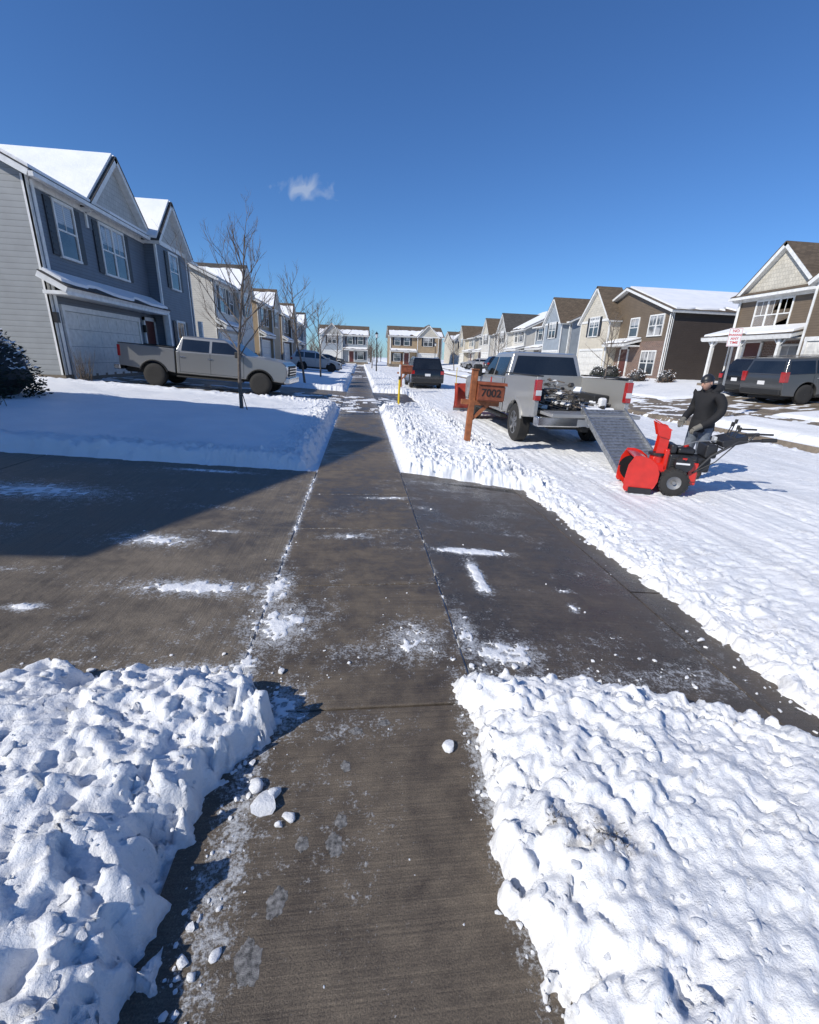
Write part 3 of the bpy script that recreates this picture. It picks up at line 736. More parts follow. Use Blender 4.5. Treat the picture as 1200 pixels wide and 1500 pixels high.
def endhouse(x1,Yf,W,wall,top,g,name):
    house(name,x1,Yf,1,.3,W,9,5.2,'y',.4,wall,None,wall,'roof',(0,.5),
      gables=[(g,g+4,.6,7.2,wall,-.5,top,(0,.6))],
      wins=[(g+2,4.3,1.6,1.4,{'x':.6,'nm':2}),(W-1.5 if g<3 else 1.4,4.3,1,1.4),(W-3.6 if g<3 else 3.2,4.3,1,1.4),(W-1.5 if g<3 else 1.4,1.4,1.2,1.4)],
      gar=(g+.3,g+3.7,{'x':.6}),door=(W-3.3 if g<3 else 3.2,0),pents=[(g+4.1,W,2.6,1.2,0)] if g<3 else [(0,g-.1,2.6,1.2,0)],rotz=-math.pi/2)
endhouse(-8.0,96,9.5,'greyblue','whiteshake',.4,'two_storey_house.004')
endhouse(5.6,90,10,'tan','creamshake',5.2,'two_storey_house.005')
endhouse(19.5,100,9.5,'cream','creamshake',.4,'two_storey_house.006')
endhouse(-24,96,9.5,'whitesid','creamshake',.4,'two_storey_house.007')

# ------------------------------------------------------------------ vehicles  (local: x forward, y left)
def arch(cx,r,zc,z0):
    a0=math.asin(max(-1,min(1,(z0-zc)/r))); pts=[]
    n=14
    for i in range(n+1):
        a=a0+(math.pi-2*a0)*i/n
        pts.append((cx+r*math.cos(a),zc+r*math.sin(a)))
    return pts
def wheel(A,x,y,r,w,side,rim='rim',spokes=6):
    ir=r*.62
    h=w/2
    A.lathe('tyres','tyre',(x,y,r),[(-h,ir),(-h,r*.9),(-h*.75,r),(h*.75,r),(h,r*.9),(h,ir),(h*.4,ir*.98)],28)
    A.lathe('tyres','tyre',(x,y,r),[(-h,0.01),(-h,ir)],28)
    o=side*h*.45
    A.lathe('rims',rim,(x,y,r),[(o,ir),(side*h*.95,ir*1.0),(side*h*.95,ir*.9),(side*h*.2,ir*.86)],28)
    A.lathe('rim_backs','dark',(x,y,r),[(side*h*.2,ir*.86),(side*h*.15,.01)],28)
    for k in range(spokes):
        a=2*math.pi*k/spokes+.3
        c,s_=math.cos(a),math.sin(a)
        p=[(x+c*.03-s_*.045,r+s_*.03+c*.045),(x+c*.03+s_*.045,r+s_*.03-c*.045),(x+c*ir*.92+s_*.038,r+s_*ir*.92-c*.038),(x+c*ir*.92-s_*.038,r+s_*ir*.92+c*.038)]
        y0=y+side*h*.2; y1=y+side*h*.8
        A.prism('rims',rim,p,min(y0,y1),max(y0,y1),'y')
    A.lathe('rims',rim,(x,y,r),[(side*h*.85,.01),(side*h*.85,.06),(side*h*.2,.07)],16)
def cabin(A,mat,x0,x1,x2,x3,zb,zt,wb,wt,sidewins,back=True,rear_f=(.12,.9)):
    vs=[]
    for sy in (1,-1):
        vs+=[(x0,sy*wb,zb),(x1,sy*wt,zt-.03),(x2,sy*wt,zt-.03),(x3,sy*wb,zb)]
    vs+=[(x1+.12,wt-.12,zt),(x2-.12,wt-.12,zt),(x2-.12,-(wt-.12),zt),(x1+.12,-(wt-.12),zt)]
    fs=[(0,1,2,3),(7,6,5,4),(0,4,5,1),(3,2,6,7),(8,9,10,11),(1,8,9,2),(6,10,11,5),(5,11,8,1),(2,9,10,6),(0,3,7,4)]
    A.raw('cab',mat,vs,fs,bevel=.035)
    def P(x,z,sy,off):
        t=(z-zb)/(zt-.03-zb); return (x,sy*(wb+(wt-wb)*t+off),z)
    def xr(z): t=(z-zb)/(zt-zb); return x0+(x1-x0)*t
    def xf(z): t=(z-zb)/(zt-zb); return x3+(x2-x3)*t
    z0=zb+.04; z1=zt-.13
    for sy in (1,-1):
        for a,b_ in sidewins:
            xa0=max(a,xr(z0)+.09); xa1=max(a,xr(z1)+.09); xb0=min(b_,xf(z0)-.10); xb1=min(b_,xf(z1)-.10)
            p=[P(xa0,z0,sy,.006),P(xb0,z0,sy,.006),P(xb1,z1,sy,.006),P(xa1,z1,sy,.006)]
            if sy<0: p=p[::-1]
            A.quadslab('side_windows','cglass',p,.004)
    wz0,wz1=zb+.05,zt-.1
    def W(z): t=(z-zb)/(zt-.03-zb); return wb+(wt-wb)*t
    nf=.008
    A.quadslab('windshield','cglass',[(xf(wz0)+nf,-(W(wz0)-.09),wz0),(xf(wz0)+nf,W(wz0)-.09,wz0),(xf(wz1)+nf,W(wz1)-.1,wz1),(xf(wz1)+nf,-(W(wz1)-.1),wz1)],.004)
    wz0=zb+(zt-zb)*rear_f[0]; wz1=zb+(zt-zb)*rear_f[1]-.03
    A.quadslab('rear_window','cglass',[(xr(wz0)-nf,W(wz0)-.1,wz0),(xr(wz0)-nf,-(W(wz0)-.1),wz0),(xr(wz1)-nf,-(W(wz1)-.12),wz1),(xr(wz1)-nf,W(wz1)-.12,wz1)],.004)
def pickup(name,loc,rot,paint,tailopen,rim='rim',load=False,plow=False,sc=1.0,chromeb=True,modern=False):
    A=Asm(name,loc,rot); A.e.scale=(sc,sc,sc)
    r=.41; fx=2.05; rx=-1.90; zc=r; R=.50; cf=0
    if modern: fx=2.08; cf=.28; rx=-1.82
    if modern: front=[(2.96,.50),(3.06,.62),(3.10,.95),(3.06,1.16),(2.92,1.27),(2.4,1.33),(1.6,1.385)]
    else: front=[(2.98,.55),(3.06,.70),(3.08,1.05),(2.98,1.20),(2.6,1.26),(1.25,1.34)]
    fr=[(-1.0,.52)]+[(fx-R-.06,.52)]+arch(fx,R,zc,.52)[::-1]+front+[(-1.0,1.34)]
    A.prism('body',paint,fr,-1.0,1.0,'y',bevel=.05 if modern else .035)
    if not modern: A.prism('hood_bulge',paint,[(2.85,1.2),(1.3,1.3),(1.3,1.385),(2.3,1.33),(2.8,1.26)],-.62,.62,'y',bevel=.03)
    bd=[(-3.05,.66),(rx-R-.06,.60)]+arch(rx,R,zc,.60)[::-1]+[(-1.04,.54),(-1.04,1.40),(-3.05,1.44)]
    for s_ in (1,-1):
        A.prism('bed_sides',paint,bd,s_*.90 if s_>0 else -1.0,s_*1.0 if s_>0 else -.90,'y',bevel=.02)
        A.box('bed_rail_caps','dark',-3.04,-1.06,min(s_*.86,s_*1.005),max(s_*.86,s_*1.005),1.435,1.462,bevel=.01)
        A.box('wheel_houses','dark',rx-.55,rx+.55,min(s_*.55,s_*.9),max(s_*.55,s_*.9),.92,1.08,bevel=.03)
        for cx in (fx,rx):
            pts=[(p[0],s_*1.005,p[1]) for p in arch(cx,R+.015,zc,.55)]
            A.tube('fender_lips','dark' if modern else paint,pts,.028,6)
        A.box('tail_lights','red_l',-3.075,-2.96,min(s_*.88,s_*1.008),max(s_*.88,s_*1.008),.98,1.38,bevel=.015)
        A.box('tail_light_reverse','head_l',-3.08,-2.98,min(s_*.885,s_*1.0),max(s_*.885,s_*1.0),1.08,1.18)
        A.box('head_lights','head_l',2.84,3.095,min(s_*.68,s_*.985),max(s_*.68,s_*.985),.98 if modern else .88,1.13,bevel=.03)
        A.box('mirrors','dark',.95+cf,1.12+cf,min(s_*1.03,s_*1.26),max(s_*1.03,s_*1.26),1.28,1.6 if not modern else 1.5,bevel=.04)
        A.box('mirror_arms','dark',1.0+cf,1.06+cf,min(s_*.95,s_*1.06),max(s_*.95,s_*1.06),1.32,1.38)
        for hx in (.02+cf*.5,-.84): A.box('door_handles','chrome',hx,hx+.2,min(s_*1.0,s_*1.03),max(s_*1.0,s_*1.03),1.12,1.155,bevel=.01)
        for dx in (1.2+cf,.12+cf*.5,-.86,-1.02): A.box('door_seams','dark',dx-.006,dx+.006,min(s_*.9,s_*1.003),max(s_*.9,s_*1.003),.58,1.33)
        A.box('door_seams','dark',-.82,1.2+cf,min(s_*.9,s_*1.003),max(s_*.9,s_*1.003),.60,.61)
        A.box('running_boards','dark',-1.0,1.45,min(s_*.82,s_*1.02),max(s_*.82,s_*1.02),.40,.46,bevel=.015)
        if not modern: A.box('side_moulding','dark',-.8,1.15,min(s_*.95,s_*1.012),max(s_*.95,s_*1.012),.80,.86,bevel=.005)
        wheel(A,fx,s_*.86,r,.27,s_,rim); wheel(A,rx,s_*.86,r,.27,s_,rim)
    if modern: cabin(A,paint,-1.02,-.80,.75,1.66,1.325,1.90,.95,.76,[(-.80,.20),(.30,1.6)])
    else: cabin(A,paint,-1.0,-.86,.45,1.28,1.325,1.93,.94,.79,[(-.78,.10),(.20,1.25)])
    A.box('underbody','dark',-3.0,2.9,-.6,.6,.42,.74); A.box('wheel_wells','dark',1.45,2.7,-.7,.7,.5,1.15)
    A.box('bed_floor','dark',-3.04,-1.02,-.9,.9,.74,.80); A.box('bed_front',paint,-1.08,-1.02,-.9,.9,.8,1.42)
    for k in range(8): A.box('bed_ribs','dark',-3.03,-1.1,-.84+k*.22,-.76+k*.22,.8,.815)
    A.box('rear_bumper','chrome',-3.28,-3.04,-.98,.98,.50,.70,bevel=.03); A.box('bumper_step','dark',-3.27,-3.06,-.5,.5,.70,.715)
    A.box('license_plate','signw',-3.295,-3.285,-.16,.16,.52,.66)
    A.box('hitch','dark',-3.34,-3.1,-.06,.06,.42,.50)
    A.box('front_bumper','chrome' if chromeb else 'dark',2.96,3.2,-.98,.98,.48,.72,bevel=.04)
    A.box('grille','dark',3.0,3.12,-.66,.66,.76,1.14,bevel=.02)
    for k in range(3): A.box('grille_bars','chrome',3.115,3.135,-.62,.62,.83+.1*k,.855+.1*k)
    if tailopen:
        A.box('tailgate',paint,-3.70,-3.10,-.88,.88,.735,.80,bevel=.015); A.box('tailgate_inner','steel',-3.66,-3.14,-.82,.82,.80,.807)
    else:
        A.box('tailgate',paint,-3.09,-3.01,-.88,.88,.76,1.42,bevel=.02); A.box('tailgate_handle','dark',-3.10,-3.08,-.12,.12,1.2,1.29)
    if load:
        rng=random.Random(4)
        for k in range(190):
            t=rng.random(); y=-.05+.85*rng.random() if rng.random()<.75 else rng.uniform(-.78,.1); x=rng.uniform(-2.98,-1.5)
            hmax=.46*math.exp(-((y-.35)/.42)**2)+.1; z=.83+rng.random()*hmax; s_=rng.uniform(.02,.075)
            Rm=Matrix.Rotation(rng.random()*3,3,'Z')@Matrix.Rotation(rng.random()*3,3,'X')
            u=rng.random()
            if u<.40: A.box('bed_load','junk',x-s_,x+s_,y-s_*.7,y+s_*.7,z-s_*.6,z+s_*.6,bevel=.01,R=Rm)
            elif u<.55: A.box('bed_load_snow','chunk',x-s_,x+s_,y-s_*.8,y+s_*.8,z-s_*.5,z+s_*.5,bevel=.015,R=Rm)
            else:
                d=Rm@Vector((s_*2.6,0,0)); c=Vector((x,y,z)); k2=Rm@Vector((0,s_*.9,s_*.5))
                A.tube('bed_load_branches' if u<.8 else 'bed_load_metal','bark' if u<.8 else 'steel',[c-d,c+k2*.5,c+d],[.007+.010*rng.random()]*3,6)
        A.box('snow_in_bed','snowr',-2.9,-1.2,-.8,-.1,.8,.86,bevel=.03)
        A.box('bed_load_bag','signw',-2.9,-2.76,-.62,-.46,.86,1.06,bevel=.05)
    if plow:
        vs=[];fs=[];n=9
        prof=[(3.95-.22*math.cos(a),.10+.42+.45*math.sin(a)) for a in np.linspace(-1.2,1.2,n)]
        for yy in (-1.2,1.2):
            for p in prof: vs.append((p[0],yy,p[1]))
        for i in range(n-1): fs.append((i,i+1,n+i+1,n+i))
        o=len(vs)
        for yy in (-1.2,1.2):
            for p in prof: vs.append((p[0]-.03,yy,p[1]))
        for i in range(n-1): fs.append((o+i+1,o+i,o+n+i,o+n+i+1))
        fs.append((n-1,o+n-1,o+2*n-1,2*n-1)); fs.append((0,n,o+n,o))
        for j in (0,n): fs+= [(j+i,o+j+i,o+j+i+1,j+i+1) for i in range(n-1)]
        A.raw('plow_blade','plow',vs,fs,0,True)
        for yy in (-1.15,-.6,0,.6,1.15): A.box('plow_ribs','plow',3.55,3.72,yy-.02,yy+.02,.2,.88)
        A.box('plow_cutting_edge','steel',3.83,3.87,-1.2,1.2,.02,.16)
        A.box('plow_frame','black',3.1,3.62,-.35,-.27,.35,.45); A.box('plow_frame','black',3.1,3.62,.27,.35,.35,.45); A.box('plow_frame','black',3.15,3.25,-.4,.4,.4,1.1)
        for s_ in (1,-1): A.box('plow_lamps','head_l',3.2,3.3,s_*.5-.1,s_*.5+.1,1.15,1.32,bevel=.02)
        for s_ in (1,-1): A.cyl('plow_markers','yellow',(3.75,s_*1.17,.9),(3.75,s_*1.17,1.45),.012,n=6)
    A.finish(); return A.e
def suv(name,loc,rot,paint,Lc=4.7,W=.93,H=1.72,van=False,r=.36,rim='rim'):
    A=Asm(name,loc,rot); F=Lc/2; fx=F-.92; rx=-F+1.0; zc=r; R=r+.09
    belt=1.06 if not van else 1.08; hood=.98
    pr=[(-F+.05,.34),(rx-R-.05,.30)]+arch(rx,R,zc,.30)[::-1]+[(rx+R+.03,.26),(fx-R-.03,.26)]+arch(fx,R,zc,.30)[::-1]+[(F-.06,.32),(F,.5),(F-.02,.72),(F-.16,.88),(F-.55,hood),(F-1.1,belt),(-F+.06,belt+.03),(-F,.9),(-F,.5)]
    A.prism('body',paint,pr,-W,W,'y',bevel=.05)
    if van: cabin(A,paint,-F+.03,-F+.22,F-2.0,F-.95,belt,H,W-.05,W-.18,[(-F+.2,-F+1.25),(-F+1.33,-.02),(.06,1.05),],rear_f=(.1,.85))
    else: cabin(A,paint,-F+.05,-F+.5,F-2.25,F-1.25,belt,H,W-.05,W-.2,[(-F+.4,-F+1.15),(-F+1.22,-.12),(-.04,1.0)],rear_f=(.08,.85))
    A.box('underbody','dark',-F+.2,F-.2,-W+.25,W-.25,.2,.6)
    for s_ in (1,-1):
        wheel(A,fx,s_*(W-.12),r,.22,s_,rim,5); wheel(A,rx,s_*(W-.12),r,.22,s_,rim,5)
        A.box('tail_lights','red_l',-F-.015,-F+.18,min(s_*(W-.2),s_*(W+.008)),max(s_*(W-.2),s_*(W+.008)),.82,1.02 if not van else 1.2,bevel=.02)
        A.box('head_lights','head_l',F-.32,F-.02,min(s_*(W-.35),s_*(W-.0)),max(s_*(W-.35),s_*(W-.0)),.68,.84,bevel=.03)
        A.box('mirrors',paint,.95,1.1,min(s_*W,s_*(W+.2)),max(s_*W,s_*(W+.2)),belt,belt+.16,bevel=.04)
        for dx in (-.08,-F+1.2,1.05): A.box('door_seams','dark',dx-.006,dx+.006,min(s_*(W-.1),s_*(W+.003)),max(s_*(W-.1),s_*(W+.003)),.36,belt)
        for hx in (.1,-1.0): A.box('door_handles','chrome',hx-.2,hx,min(s_*W,s_*(W+.03)),max(s_*W,s_*(W+.03)),.93,.96,bevel=.01)
        A.box('sills','dark',rx+R,fx-R,min(s_*(W-.1),s_*(W+.01)),max(s_*(W-.1),s_*(W+.01)),.24,.36,bevel=.02)
        A.cyl('roof_rails','chrome',(-F+.7,s_*(W-.26),H+.03),(F-2.5,s_*(W-.26),H+.03),.016,n=8)
    A.box('rear_bumper','dark',-F-.06,-F+.1,-W+.05,W-.05,.36,.56,bevel=.04); A.box('license_plate','signw',-F-.012,-F-.004,-.16,.16,.72,.86)
    A.box('grille','dark',F-.06,F+.01,-.5,.5,.52,.76,bevel=.02); A.box('front_bumper','dark',F-.1,F+.03,-W+.12,W-.12,.32,.46,bevel=.04)
    A.finish(); return A.e

pickup('pickup_truck',(4.42,11.75,TF(4.4,11)+.045),(0,0,rad(90)),'silver2',True,rim='rim',load=True,plow=True,sc=1.0)
pickup('pickup_truck.001',(-5.40,17.75,(TF(-5.5,17)+.01)),(0,math.atan(.055),rad(-3)),'silver',False,rim='rimd',sc=.92,modern=True)
suv('black_suv',(3.95,29.5,TF(4,29)+.05),(0,0,rad(90)),'cblack',4.8,.97,1.75)
suv('silver_suv',(-4.0,43.6,TF(-4,43)+.01),(0,math.atan(.055),0),'cwhite',4.5,.92,1.68)
suv('minivan',(18.1,16.5,TF(17.6,16)+.03),(0,-math.atan(.07),0),'cgrey',5.0,.98,1.70,van=True)
suv('black_suv.001',(18.9,19.0,TF(18,19)+.02),(0,-math.atan(.07),0),'cblack',4.6,.92,1.65)
suv('black_suv.002',(16.5,52,TF(16,52)+.02),(0,0,0),'cblack',4.7,.92,1.7)
suv('parked_car',(16.5,65,TF(16,65)+.02),(0,0,math.pi),'cwhite',4.6,.9,1.5)
suv('parked_car.001',(-4.5,68.6,TF(-4,68)+.02),(0,0,0),'cgrey',4.6,.9,1.5)
suv('parked_car.002',(9.2,72,TF(9,72)+.05),(0,0,rad(-90)),'cblack',4.6,.9,1.5)

def rampf():
    A=Asm('loading_ramp')
    p0=Vector((4.22,6.62,-.09)); p1=Vector((4.22,8.25,.80)); w=.82
    A.quadslab('deck','alu',[p0,p0+Vector((w,0,0)),p1+Vector((w,0,0)),p1],.03)
    n=(Vector((w,0,0)).cross(p1-p0)).normalized()
    for k in range(22):
        t=(k+.5)/22; q=p0.lerp(p1,t)+n*.001
        A.quadslab('treads','alu',[q+n*.009,q+n*.009+Vector((w,0,0)),q+n*.009+Vector((w,0,0))+(p1-p0).normalized()*.02,q+n*.009+(p1-p0).normalized()*.02],.008)
    for dx in (-.03,w):
        A.quadslab('side_rails','alu',[p0+Vector((dx,0,0))+n*.05,p0+Vector((dx+.03,0,0))+n*.05,p1+Vector((dx+.03,0,0))+n*.05,p1+Vector((dx,0,0))+n*.05],.10)
    A.finish()
rampf()

# ------------------------------------------------------------------ snow blower
def blower():
    A=Asm('snow_blower',(4.28,5.78,TF(4.2,5.9)+.05),(0,0,rad(180-22))); A.e.scale=(.93,.93,.93)
    w=.35; q=.13
    back=[(.62,.04),(.38,.04),(.30,.10),(.26,.2),(.26,.33),(.31,.44),(.40,.51),(.52,.54),(.60,.54)]
    back=[(x-q,z) for x,z in back]
    vs=[];fs=[];n=len(back)
    for off in (0,.012):
        for yy in (-w,w):
            for (x,z) in back: vs.append((x+off,yy,z+(off if z<.3 else -off)))
    for i in range(n-1):
        fs.append((i,i+1,n+i+1,n+i)); fs.append((2*n+i+1,2*n+i,3*n+i,3*n+i+1))
    fs.append((n-1,2*n+n-1,3*n+n-1,2*n-1)); fs.append((0,n,3*n,2*n))
    A.raw('auger_housing','bred',vs,fs,0,True)
    side=[(.66,.02),(.34,.02),(.27,.1),(.235,.2),(.235,.33),(.29,.46),(.39,.535),(.5,.565),(.60,.56),(.67,.42),(.69,.2),(.69,.06)]
    side=[(x-q,z) for x,z in side]
    for s_ in (1,-1): A.prism('housing_sides','bred',side,s_*w-.006,s_*w+.006,'y',bevel=.004)
    for s_ in (1,-1): A.box('skid_shoes','black',.3-q,.62-q,min(s_*(w+.008),s_*(w+.03)),max(s_*(w+.008),s_*(w+.03)),.0,.09,bevel=.005)
    A.cyl('auger_shaft','black',(.5-q,-w,.27),(.5-q,w,.27),.02)
    for s_ in (1,-1):
        vs=[];fs=[];m=40
        for k in range(m+1):
            t=k/m; a=t*2*math.pi*2.0*s_; yy=s_*(.06+t*(w-.09))
            vs.append((.5-q+.10*math.cos(a),yy,.27+.10*math.sin(a))); vs.append((.5-q+.19*math.cos(a),yy+.015,.27+.19*math.sin(a)))
        for k in range(m): fs.append((2*k,2*k+1,2*k+3,2*k+2))
        A.raw('auger','black',vs,fs,0,True)
    A.cyl('gearbox','black',(.5-q,-.06,.27),(.5-q,.06,.27),.075)
    A.cyl('impeller_drum','bred',(.02,0,.27),(.18,0,.27),.20,n=24)
    cx=.10
    A.cyl('chute_base','bred',(cx,0,.42),(cx,0,.56),.11,.10,n=20)
    A.cyl('chute_ring','black',(cx,0,.55),(cx,0,.585),.13,n=24)
    def pr(dx,cz,wd,dp):
        x=cx+dx; return [(x-dp,-wd,cz),(x-dp,wd,cz),(x+dp*.6,wd,cz),(x+dp*.6,-wd,cz)]
    secs=[pr(0,.57,.085,.09),pr(-.01,.75,.085,.085),pr(-.01,.90,.088,.085),pr(.05,1.0,.09,.085)]
    vs=[];fs=[]
    for s_ in secs: vs+=s_
    for k in range(3):
        o=4*k
        for a,b_ in ((0,1),(1,2),(3,0)): fs.append((o+a,o+b_,o+4+b_,o+4+a))
    A.raw('chute','bred',vs,fs)
    A.quadslab('chute_deflector','bred',[(cx-.10,-.1,.93),(cx-.10,.1,.93),(cx+.12,.1,1.05),(cx+.12,-.1,1.05)],.012)
    for s_ in (1,-1): A.prism('chute_sides','bred',[(cx-.10,.80),(cx+.06,.84),(cx+.13,1.045),(cx-.09,.94)],s_*.1-.004,s_*.1+.004,'y')
    A.box('engine_block','black',-.40,-.02,-.2,.2,.34,.60,bevel=.03); A.cyl('flywheel_cover','black',(-.21,.2,.48),(-.21,.29,.48),.13,.12,n=20)
    for k in range(6): A.box('cooling_fins','junk',-.36,-.06,.195,.21+.0,.36+k*.035,.372+k*.035)
    A.box('belt_cover','bred',-.05,.04,-.13,.13,.30,.66,bevel=.03); A.box('fuel_tank','black',-.36,-.12,-.16,.16,.60,.70,bevel=.04); A.cyl('fuel_cap','bred',(-.26,0,.7),(-.26,0,.73),.035)
    A.box('muffler','steel',-.36,-.08,-.29,-.2,.44,.60,bevel=.02); A.box('chassis','bred',-.44,.10,-.19,.19,.16,.36,bevel=.02)
    A.box('shroud','black',-.11,-.02,-.17,.17,.60,.74,bevel=.03); A.box('cowl_side','bred',-.42,-.30,.19,.215,.22,.5,bevel=.02)
    A.box('label_stripe','signw',-.28,-.10,.2905,.2925,.475,.50)
    for s_ in (1,-1):
        A.lathe('wheel_tyres','tyre',(-.12,s_*.27,.20),[(-.065,.10),(-.065,.17),(-.045,.20),(.045,.20),(.065,.17),(.065,.10)],24)
        A.lathe('wheel_hubs','steel',(-.12,s_*.27,.20),[(s_*.03,.11),(s_*.05,.10),(s_*.02,.03),(s_*.06,.025),(s_*.06,.002)],20)
        for k in range(20):
            a=2*math.pi*k/20; Rm=Matrix.Rotation(-a,3,'Y')
            A.box('wheel_tyres','tyre',-.12+.195*math.cos(a)-.012,-.12+.195*math.cos(a)+.012,s_*.27-.06,s_*.27+.06,.20+.195*math.sin(a)-.02,.20+.195*math.sin(a)+.02,R=Rm)
        A.tube('handlebars','black',[(-.34,s_*.19,.30),(-.54,s_*.22,.62),(-.82,s_*.25,.86),(-1.10,s_*.27,.90)],.02)
        A.tube('grips','dark',[(-1.08,s_*.27,.898),(-1.25,s_*.27,.915)],.027)
        A.tube('drive_levers','black',[(-.92,s_*.27,.87),(-1.0,s_*.26,.98),(-1.2,s_*.26,.985)],.014)
    A.cyl('axle','black',(-.12,-.26,.2),(-.12,.26,.2),.015)
    A.box('control_panel','black',-.94,-.62,-.26,.26,.80,.90,bevel=.02,R=Matrix.Rotation(rad(18),3,'Y'))
    A.box('tool_box','black',-.62,-.46,-.2,.2,.58,.78,bevel=.03); A.box('handle_frame','black',-.58,-.36,-.17,.17,.36,.58,bevel=.03)
    for yy,hh in ((-.12,.17),(-.02,.22),(.1,.15),(.17,.13)):
        A.cyl('control_levers','black',(-.77,yy,.88),(-.82,yy,.88+hh),.008,n=8); A.cyl('lever_knobs','dark',(-.82,yy,.86+hh),(-.825,yy,.92+hh),.02,n=10)
    A.box('head_lamp','head_l',-.62,-.58,-.06,.06,.80,.88,bevel=.01)
    A.tube('chute_rod','steel',[(-.74,.05,.84),(-.36,.08,.80),(.0,.08,.64)],.008)
    A.tube('cables','dark',[(-.84,-.2,.85),(-.64,-.24,.6),(-.44,-.2,.4)],.008); A.tube('cables','dark',[(-.84,.2,.85),(-.6,.25,.55),(-.35,.22,.35)],.008)
    A.tube('recoil_handle','bred',[(-.21,.3,.55),(-.21,.33,.57),(-.16,.33,.57)],.012)
    A.tube('cross_brace','black',[(-.66,-.235,.74),(-.66,.235,.74)],.012)
    A.finish()
blower()

# ------------------------------------------------------------------ person
def skin_obj(verts,edges,radii,sub=2):
    me=bpy.data.meshes.new("tmp"); me.from_pydata(verts,edges,[]); o=bpy.data.objects.new("tmp",me); COL.objects.link(o)
    m=o.modifiers.new("s",'SKIN'); m.use_smooth_shade=True
    s=o.modifiers.new("ss",'SUBSURF'); s.levels=sub; s.render_levels=sub
    for i,r in enumerate(radii):
        v=me.skin_vertices[0].data[i]; v.radius=(r,r) if not hasattr(r,'__len__') else r
        v.use_root=(i==0)
    dg=bpy.context.evaluated_depsgraph_get(); ev=o.evaluated_get(dg); nm=bpy.data.meshes.new_from_object(ev)
    bpy.data.objects.remove(o); return nm
def person(loc,rotz,sc):
    e=bpy.data.objects.new('man_in_black_jacket',None); COL.objects.link(e); e.location=loc; e.rotation_euler=(0,0,rotz); e.scale=(sc,sc,sc)
    V=[(0,0,.93),(-.01,0,1.08),(-.01,0,1.22),(.0,0,1.34),(.03,0,1.44),(.06,0,1.50)]
    Rr=[(.15,.17),(.145,.17),(.155,.19),(.14,.19),(.08,.08),(.06,.06)]
    E=[(0,1),(1,2),(2,3),(3,4),(4,5)]
    hands={}
    for s_ in (1,-1):
        b=len(V)
        wr=(.28,.13*s_,.97) if s_<0 else (.24,.17*s_,.90)
        V+= [(.0,.17*s_,1.40),(-.04,.25*s_,1.26),(-.03,.27*s_,1.14),(.12,.22*s_,1.05) if s_<0 else (.09,.235*s_,1.00),wr]
        Rr+=[.088,.078,.072,.062,.050]
        E+=[(3,b),(b,b+1),(b+1,b+2),(b+2,b+3),(b+3,b+4)]
        hands[s_]=(Vector(V[b+3]),Vector(wr))
        b=len(V)
        V+= [(0,.10*s_,.84),(.02,.115*s_,.66),(.035,.12*s_,.48),(.0,.125*s_,.28),(-.03,.125*s_,.10),(-.02,.125*s_,.055),(.08,.14*s_,.045),(.17,.15*s_,.04)]
        Rr+=[.115,.098,.078,.068,.06,.055,.05,.04]
        E+=[(0,b)]+[(b+k,b+k+1) for k in range(7)]
    me_=skin_obj(V,E,Rr,2); me_.name='body'
    for m in ('jacket','jeans','boot','skin'): me_.materials.append(M[m])
    for p in me_.polygons:
        c=p.center
        if c.z<.14: p.material_index=2
        elif c.z<.86 and abs(c.y)<.235: p.material_index=1
        else: p.material_index=0
        if c.z>1.50: p.material_index=3
        p.use_smooth=True
    o=bpy.data.objects.new('body',me_); COL.objects.link(o); o.parent=e
    A=Asm('tmp2'); 
    A.lathe('jacket_hem','jacket',(-.005,0,.80),[(0,.150),(.0,.175),(.03,.186),(.14,.178),(.2,.16)],28,'z')
    A.tube('hood','jacket',[(.07,.09,1.43),(-.02,.125,1.475),(-.10,.09,1.50),(-.13,0,1.48),(-.10,-.09,1.50),(-.02,-.125,1.475),(.07,-.09,1.43)],[.03,.045,.06,.075,.06,.045,.03],10)
    hc=Vector((.10,0,1.585)); Rh=Matrix.Rotation(rad(20),3,'Y')
    def sph(part,mat,c,sx,sy,sz,n=18,m=12,f=None):
        vs=[];fs=[]
        for i in range(m+1):
            th=math.pi*i/m
            for k in range(n):
                ph=2*math.pi*k/n; p=Vector((sx*math.sin(th)*math.cos(ph),sy*math.sin(th)*math.sin(ph),sz*math.cos(th)))
                if f: p=f(p)
                vs.append(hc+Rh@(Vector(c)+p))
        for i in range(m):
            for k in range(n): fs.append((i*n+k,(i+1)*n+k,(i+1)*n+(k+1)%n,i*n+(k+1)%n))
        A.raw(part,mat,vs,fs,0,True)
    def jaw(p):
        if p.z<0: p=Vector((p.x+.015*(-p.z/.115),p.y*(1+ p.z*2.6),p.z))
        return p
    sph('head','skin',(0,0,0),.096,.076,.118,f=jaw)
    sph('nose','skin',(.102,0,-.015),.018,.013,.024,10,8)
    sph('ears','skin',(-.005,.077,-.01),.018,.008,.03,10,8); sph('ears','skin',(-.005,-.077,-.01),.018,.008,.03,10,8)
    for s_ in (1,-1): sph('eyes','dark',(.086,.03*s_,.012),.008,.012,.006,8,6)
    sph('mouth','door',(.092,0,-.058),.008,.022,.005,8,6)
    sph('hair','hair',(-.018,0,.012),.088,.079,.105,f=lambda p:Vector((min(p.x,.03),p.y,p.z)))
    sph('beanie','black',(-.006,0,.030),.106,.087,.102,f=lambda p:Vector((p.x,p.y,max(p.z,.0))))
    sph('beanie_cuff','black',(-.006,0,.040),.110,.091,.022)
